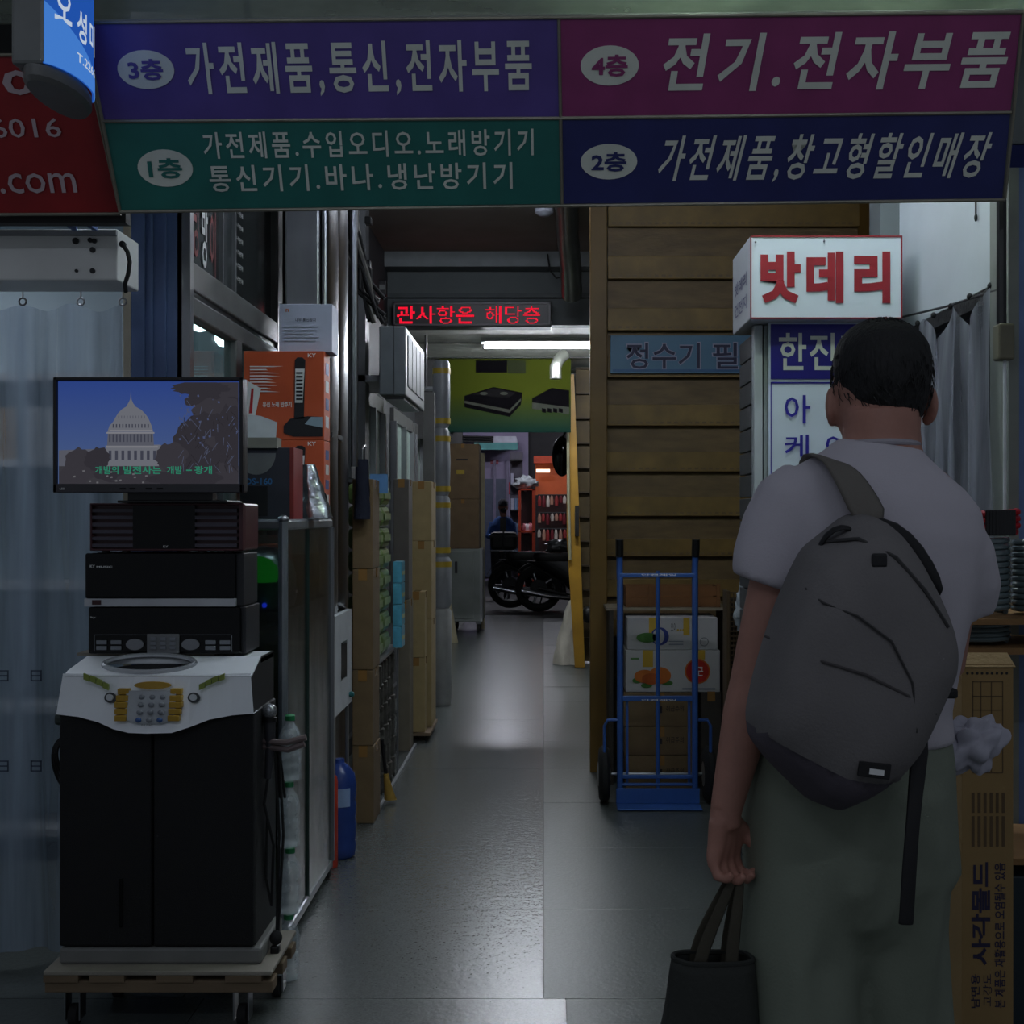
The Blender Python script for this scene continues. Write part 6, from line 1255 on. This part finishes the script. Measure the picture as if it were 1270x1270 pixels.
kn = hand(wl, (-.04,.02,-1), (.66,.75,0), (.75,-.66,0), 1.0, .95)
kr = hand(wr, (-.3,.8,-.35), (-.9,-.2,.2), (0,-.3,-1), .95, .8)
b.build('body', SKIN, man, remesh=.0042, smoothit=3)
# hair: cap with a tapered nape, slightly rough
hr = MB()
hr.loft([(hc.x, hc.y-.030, hc.z-.088, .042, .046), (hc.x, hc.y-.020, hc.z-.072, .057, .066), (hc.x, hc.y-.014, hc.z-.045, .070, .085), (hc.x, hc.y-.010, hc.z-.015, .0785, .100), (hc.x, hc.y-.004, hc.z+.025, .0825, .107), (hc.x, hc.y, hc.z+.058, .079, .102), (hc.x, hc.y+.002, hc.z+.084, .064, .084), (hc.x, hc.y+.002, hc.z+.102, .042, .052), (hc.x, hc.y+.002, hc.z+.109, .008, .010)], 40)
def rough(p):
    d = (p-hc); n_ = noise.noise(p*70)*.0035+noise.noise(p*28)*.003; q = p+d.normalized()*n_
    if d.z < .0 and d.y > .02: q = q-Vector((d.x*.16, (d.y-.02)*.55, 0))
    return q
hr.warp(rough).build('hair', HAIR, man, sub=2)
strands = MB(); rg = random.Random(2)
for k in range(700):
    a = rg.uniform(0, 2*math.pi); e = rg.uniform(-.5, 1.45); d = Vector((math.cos(a)*math.cos(e), math.sin(a)*math.cos(e), math.sin(e)))
    if d.z < -.2 and d.y > .1: continue
    r_ = Vector((.0815, .105, .107)); p0_ = hc+Vector((d.x*r_.x, d.y*r_.y-.004, d.z*r_.z)); g = Vector((rg.uniform(-.4,.4), -.3+rg.uniform(-.4,.4), -.7))
    tdir = (g-d*g.dot(d)).normalized(); strands.tube([p0_, p0_+tdir*.010+d*.003, p0_+tdir*.02+d*.0015], [.0011,.0009,.0004], 3, False)
strands.build('hair_strands', HAIR, man, kind='stuff')
# glasses arm hint on the cheek side is left out; T-shirt
TS = mat('pale_tshirt', (188,182,189), .85, 0, .05, 6, .12, 300)
s_ = MB().loft([(.524, 2.05, 1.02, .168, .13), (.535, 2.05, 1.07, .158, .126), (.55, 2.045, 1.18, .155, .126), (.56, 2.04, 1.30, .168, .130), (.563, 2.04, 1.38, .178, .124), (.563, 2.04, 1.43, .172, .110), (.563, 2.04, 1.462, .145, .096), (.565, 2.043, 1.487, .108, .085), (.567, 2.047, 1.508, .082, .077), (.567, 2.05, 1.522, .071, .070)], 40)
limb(s_, [((.455, 2.04, 1.432), .060), ((.425, 2.037, 1.395), .072), ((.402, 2.033, 1.345), .072), ((.385, 2.03, 1.30), .070), ((.378, 2.03, 1.272), .067)], 28)
limb(s_, [((.665, 2.04, 1.405), .060), ((.69, 2.05, 1.36), .070), ((.705, 2.07, 1.30), .070), ((.712, 2.09, 1.245), .066)], 28)
def folds(p):
    k = .006*noise.noise(Vector((p.x*9, p.y*9, p.z*5)))+.004*math.sin(p.z*34+p.x*26)*max(0, min(1, (1.42-p.z)*4)); return p+Vector((k*.6, -k, -.13*(p.x-.565)*max(0, min(1, (p.z-1.2)*6))))
s_.warp(folds).build('tshirt', TS, man, remesh=.009, smoothit=4)
# collar ribbing and sleeve hems
MB().tube([Vector((.567+.0655*math.cos(a), 2.05+.065*math.sin(a), 1.518-.004*math.sin(a))) for a in [2*math.pi*i/28 for i in range(29)]], .0055, 8, False).build('collar', mat('tshirt_rib', (160,155,162), .85), man)
# trousers
TRS = mat('olive_trousers', (120,127,112), .8, 0, .1, 5, .12, 200)
def leg(cx, dy, sx):
    return [(cx, 2.05+dy, .07, .092, .105), (cx, 2.05+dy*.9, .16, .098, .112), (cx, 2.05+dy*.6, .45, .102, .118), (cx-.002*sx, 2.05+dy*.3, .68, .104, .126), (cx-.012*sx, 2.05+dy*.1, .85, .106, .135), (cx-.02*sx, 2.05, .95, .10, .135)]
tr = MB().loft(leg(.512-.084, -.06, -1), 32).loft(leg(.518+.084, .16, 1), 32).loft([(.512, 2.06, .60, .05, .05), (.512, 2.06, .68, .11, .09), (.512, 2.055, .74, .165, .125), (.512, 2.05, .80, .188, .14), (.515, 2.05, .90, .182, .142), (.522, 2.05, .98, .172, .134), (.524, 2.05, 1.06, .160, .125)], 32)
def tf(p):
    g = max(0, min(1, (1.0-p.z)*3)); k = .034*noise.noise(Vector((p.x*9+p.z*4.5, p.y*5, p.z*2.0)))+.012*math.sin(p.x*48+p.z*13+3*noise.noise(p*3)); return p+Vector((k*g*.7, -k*g, 0))
tr.warp(tf).build('trousers', TRS, man, remesh=.011, smoothit=2)
for sx, dy in ((-1, -.06), (1, .16)): MB().loft([(.518+sx*.082, 2.07+dy, .0, .045, .13), (.518+sx*.082, 2.07+dy, .03, .048, .135), (.518+sx*.082, 2.05+dy, .07, .046, .10), (.518+sx*.082, 2.02+dy, .11, .045, .06)], 24).build('shoe', BLACK, man, sub=1)
# ================================================================ BACKPACK
bp = thing('backpack', 'grey backpack with a darker bottom slung on the man\'s left shoulder', 'backpack', (.55, 1.84, .92))
GB = mat('backpack_grey', (112,108,107), .85, 0, .08, 8, .15, 260); GB2 = mat('backpack_dark', (86,79,88), .85, 0, .08, 8, .15, 260); BW = mat('black_webbing', (20,19,21), .7)
out = [(1048,652),(1062,640),(1085,634),(1108,640),(1132,660),(1155,692),(1178,735),(1194,772),(1201,805),(1199,835),(1185,868),(1168,905),(1148,945),(1122,978),(1090,1003),(1050,1021),(1018,1010),(985,978),(958,950),(940,925),(937,895),(946,850),(960,800),(975,755),(994,712),(1010,682)]
def rs(pl, n):
    L = [0]; 
    for i in range(len(pl)): a, c_ = pl[i], pl[(i+1) % len(pl)]; L.append(L[-1]+math.hypot(a[0]-c_[0], a[1]-c_[1]))
    res = []
    for k in range(n):
        s0 = L[-1]*k/n; i = max(j for j in range(len(pl)) if L[j] <= s0); f_ = (s0-L[i])/(L[i+1]-L[i]); a, c_ = pl[i], pl[(i+1) % len(pl)]; res.append((a[0]+(c_[0]-a[0])*f_, a[1]+(c_[1]-a[1])*f_))
    return res
NA, NR = 140, 30; ot = rs(out, NA); YBK, DEP = 1.915, .15; SC = 1.80
cxp, cyp = 1075, 830
cen = Vector((X(cxp,SC), 0, Z(cyp,SC))); oo = [Vector((X(px,SC), 0, Z(py,SC))) for px, py in ot]
for _ in range(2): oo = [(oo[i-1]+oo[i]*2+oo[(i+1) % NA])/4 for i in range(NA)]
def seamz(px): return 905+(px-935)*.50 if px < 1040 else 957.5+8*math.sin((px-1040)/120*3.1)-(max(0, px-1130))*.5
def seam(x, z):  # height of the seam between the grey body and the darker bottom
    px = x*F/SC+VX; pz = VY-(z-EYE)*F/SC
    s0 = seamz(px)
    return pz > s0
top, bot = MB(), MB(); grid = []
for r in range(NR+1):
    f_ = r/NR; ring = []
    for i in range(NA):
        p = cen+(oo[i]-cen)*f_; y = YBK-.02-DEP*(1-f_**4.5)**.5-.010*(1 if f_ < .9 else 0)+.006*noise.noise(p*6)
        px_, pz_ = p.x*F/SC+VX, VY-(p.z-EYE)*F/SC; s0_ = seamz(px_); zz_ = p.z
        if abs(pz_-s0_) < 5 and f_ < 1.01: zz_ = EYE+(VY-s0_)*SC/F
        ring.append(Vector((p.x, y, zz_)))
    grid.append(ring)
back = [Vector((cen.x+(oo[i].x-cen.x)*.93, YBK+.01, cen.z+(oo[i].z-cen.z)*.93)) for i in range(NA)]
def addf(q):
    c_ = sum(q, Vector((0,0,0)))/len(q); (bot if seam(c_.x, c_.z) else top).add(q, [tuple(range(len(q)))])
for r in range(NR):
    for i in range(NA):
        j_ = (i+1) % NA
        addf([grid[r][i], grid[r][j_], grid[r+1][j_], grid[r+1][i]] if r else [grid[0][i], grid[1][j_], grid[1][i]])
for i in range(NA): addf([grid[NR][i], grid[NR][(i+1) % NA], back[(i+1) % NA], back[i]])
top.add(back, [tuple(range(NA))])
def weld(o):
    bm = bmesh.new(); bm.from_mesh(o.data); bmesh.ops.remove_doubles(bm, verts=bm.verts, dist=.0004); bmesh.ops.recalc_face_normals(bm, faces=bm.faces)
    bm.to_mesh(o.data); bm.free(); [setattr(p, 'use_smooth', True) for p in o.data.polygons]
weld(top.build('main_compartment', GB, bp, smooth=True)); weld(bot.build('bottom_panel', GB2, bp, smooth=True))
def surf(px, py, d=.0):  # a point on the pack's outer face under a photo pixel
    x, z = X(px,SC), Z(py,SC); v = Vector((x, 0, z))-cen; a = math.atan2(v.z, v.x); best = min(oo, key=lambda q: abs(((math.atan2(q.z-cen.z, q.x-cen.x)-a+math.pi) % (2*math.pi))-math.pi))
    f_ = min(.995, v.length/(best-cen).length); y = YBK-.02-DEP*(1-f_**4.5)**.5-.010*(1 if f_ < .9 else 0)-d
    k = y/SC if False else 1; return Vector((x, y, z))
MB().tube([surf(px, py, .002) for px, py in ((1000,730),(1012,745),(1050,760),(1090,790),(1115,840),(1122,900))], .002, 6).build('front_zip', mat('zip_grey', (52,50,50), .7), bp)
MB().tube([surf(px, py, .003) for px, py in ((1030,672),(1060,668),(1100,690),(1135,730),(1165,775))], .003, 6).build('top_zip', mat('zip_grey', (52,50,50), .7), bp)
MB().box(surf(1078,690).x-.01, surf(1078,690).x+.012, surf(1078,690).y-.008, surf(1078,690).y, surf(1078,690).z-.014, surf(1078,690).z+.006).build('zip_pull', BW, bp, bevel=.003)
MB().tube([surf(px, py, .001) for px, py in ((960,795),(1010,815),(1060,830),(1110,855),(1150,880))], .0022, 6).build('seam_piping', mat('seam_grey', (70,66,66), .8), bp)
c_ = surf(1071, 945, .003); R = Matrix.Rotation(-.14, 3, 'Y')
MB().box(c_.x-.023, c_.x+.023, c_.y-.003, c_.y+.004, c_.z-.011, c_.z+.011, ry=.12).build('logo_patch', BW, bp, bevel=.001)
MB().box(c_.x-.008, c_.x+.013, c_.y-.005, c_.y-.003, c_.z-.006, c_.z+.002, ry=.12).build('logo_print', PRINTW, bp)
# black padded strap along the upper right edge, grab handle
def ribbon(pts, w_, m_, nm, thick=.006, side=None, parent=bp):
    pts = [Vector(p) for p in pts]; mb = MB(); L = []; 
    for i, p in enumerate(pts):
        d = (pts[min(i+1, len(pts)-1)]-pts[max(i-1, 0)]).normalized(); s_ = Vector(side[i] if side and isinstance(side[0], (tuple, list)) else (side or (1,0,0))); s_ = (s_-d*s_.dot(d)).normalized(); ww = w_[i] if isinstance(w_, (list, tuple)) else w_
        L.append((p-s_*ww/2, p+s_*ww/2))
    mb.v = [q for ab in L for q in ab]; mb.f = [(2*i, 2*i+1, 2*i+3, 2*i+2) for i in range(len(pts)-1)]
    return mb.build(nm, m_, parent, solid=thick, sub=1)
e_ = [(1062,655),(1095,648),(1125,668),(1150,703),(1170,742)]
pp = [Vector((X(px,1.86), 1.868, Z(py,1.86))) for px, py in e_]
ribbon(pp, [.02,.03,.034,.034,.024], BW, 'back_padding_edge', .03, (0,1,.0) if False else (.6,0,.6))
ribbon([(X(1012,1.86), 1.86, Z(690,1.86)), (X(1020,1.84), 1.83, Z(663,1.84)), (X(1042,1.83), 1.815, Z(650,1.83)), (X(1062,1.84), 1.83, Z(660,1.84))], .018, BW, 'grab_handle', .006, (0,1,.3))
# shoulder strap: up the back, over the left shoulder and down the chest
sp_ = [(X(1085,1.88), 1.875, Z(652,1.88)), (X(1070,1.89), 1.885, Z(625,1.89)), (X(1053,1.92), 1.91, Z(595,1.92)), (X(1038,1.95), 1.945, Z(573,1.95)), (X(1028,1.99), 1.99, 1.49), (.468, 2.05, 1.505), (.468, 2.11, 1.475), (.47, 2.165, 1.40), (.475, 2.185, 1.25), (.465, 2.19, 1.10), (.43, 2.12, 1.02), (.41, 1.98, 1.0), (.45, 1.91, .99)]
ribbon(sp_, [.062,.064,.064,.062,.062,.062,.062,.06,.055,.04,.03,.026,.026], mat('strap_grey', (104,99,92), .85, 0, .08, 8, .15, 260), 'shoulder_strap', .009, (.96,0,-.28))
# loose strap hanging from the pack's lower right corner
ribbon([(X(1150,1.82), 1.84, Z(905,1.82)), (X(1140,1.81), 1.82, Z(960,1.81)), (X(1133,1.80), 1.80, Z(1010,1.8)), (X(1128,1.79), 1.79, Z(1070,1.79)), (X(1123,1.79), 1.785, Z(1138,1.79)), (X(1122,1.79), 1.785, Z(1144,1.79)), (X(1122,1.79), 1.785, Z(1146,1.79))], [.03,.028,.022,.024,.024,.024,.024], BW, 'loose_strap', .004)
MB().box(X(1162,1.84), X(1178,1.84), 1.80, 1.83, Z(862,1.84), Z(850,1.84)).build('side_buckle', BW, bp, bevel=.004)
# ================================================================ TOTE BAG
tb = thing('tote_bag', 'dark cloth tote bag hanging by two handles from the man\'s left hand', 'bag', (.29, 1.965, .33))
TBM = mat('dark_tote', (44,46,42), .85, 0, .12, 8, .2, 120); TH = mat('tote_handle', (62,58,46), .85, 0, .1, 20, .2, 100)
hxz = kn+Vector((.018, -.018, -.030))
zt3 = Z(1178, 2.0)-.0; xa, xb = X(834,2.0), X(926,2.0)
def tote(u, v):
    a = 2*math.pi*u; w_ = .064+.042*(1-v); dd = .028+.05*(1-v)**.7; c2, s2 = math.cos(a), math.sin(a)
    x = (xa+xb)/2-.012*(1-v)+w_*math.copysign(abs(c2)**.5, c2); y = 1.965+dd*math.copysign(abs(s2)**.7, s2)
    k = .012*noise.noise(Vector((u*6, v*3, 2)))*(1-v*.4); return Vector((x+k, y+k, .34+(zt3-.34)*v))
mb = MB().sheet(tote, 48, 20); mb.add([tote(i/48, 0) for i in range(48)], [tuple(range(48))])
mb.build('bag_body', TBM, tb, solid=.003, smooth=True)
MB().tube([tote(i/48, 1) for i in range(49)], .004, 6, False).build('top_hem', TBM, tb)
for k, yy in enumerate((1.94, 1.99)):
    for xx, dx in ((xa+.035, -.0), (xb-.035, .0)):
        top_ = Vector((hxz.x+(.006 if xx > .3 else -.004), hxz.y+(.01 if k else -.01), hxz.z+.012))
        ribbon([(xx, yy, zt3-.05), (xx, yy, zt3+.0), ((xx*2+top_.x)/3, (yy*2+top_.y)/3, zt3+.05), ((xx+top_.x*3)/4, (yy+top_.y*3)/4, top_.z-.035), top_], [.024,.024,.022,.018,.014], TH, 'handle', .003, (1,0,0), tb)
# ================================================================ WHITE PLASTIC BAG IN THE RIGHT HAND
wb = thing('white_plastic_bag', 'crumpled white plastic bag held in the man\'s right hand, showing beside the backpack', 'bag', (.75, 2.2, .93))
WBM = mat('white_bag', (176,174,186), .4, 0, .06, 8, .25, 18)
MB().sheet(crum(X(1203,2.22), 2.22, Z(925,2.22), .058, .03, .050, 7, .5, .1), 40, 30).warp(lambda p: p+Vector((0,0,(p.x-.78)*.25))).build('bag_body', WBM, wb)
MB().sheet(crum(X(1163,2.2), 2.22, Z(912,2.2), .035, .03, .075, 2, .4, .1), 30, 24).warp(lambda p: p+Vector((-(p.z-1.0)*.3,0,0))).build('bag_neck', WBM, wb)
MB().tube([Vector((X(1168,2.2), 2.21, Z(885,2.2))), Vector((X(1178,2.22), 2.22, Z(868,2.22))), kr+Vector((.0,-.01,-.01))], [.014,.008,.005], 8).build('bag_handle', WBM, wb)
# ================================================================ LAMPS over the entry (behind the hanging signboard)
tube_lamp('entry_tube_light', 'tube light over the entrance, hidden behind the big sign, left end', -.5, .3, 3.9, 3.30, EG, 'tube lights over the entrance')
tube_lamp('entry_tube_light', 'tube light over the entrance, hidden behind the big sign, right end', .5, 1.2, 3.75, 2.86+.40, EG, 'tube lights over the entrance')

for i, xx in enumerate((-1.6, .5)):
    tube_lamp('fill_tube_light', 'fill tube light added behind the viewer, '+('left','right')[i]+' one', xx, xx+1.2, -.9, 3.6, AG, 'added fill tube lights', .08)  # out-of-view fill lamps, added for frontal light
    MB().tube([(xx+.6, -.9, 3.6), (xx+.6, -.9, 5.2)], .01).build('drop_rod', STEEL, C.objects['fill_tube_light' if i == 0 else 'fill_tube_light.001'])

tube_lamp('aisle_fill_tube', 'unseen fill tube light added on the aisle ceiling, hidden by the big sign', -.85, .25, 6.75, 3.33, emitter('aisle_fill_glow', (235,242,255), 45))  # unseen tube added to brighten the beam and the floor glare
tube_lamp('added_strip_backlight', 'unseen tube light added behind the grimy plastic strip to make it glow', .1, 1.3, 3.3, 3.0, emitter('added_strip_glow', (215,240,215), 34))  # unseen tube put in so the strip glows from behind
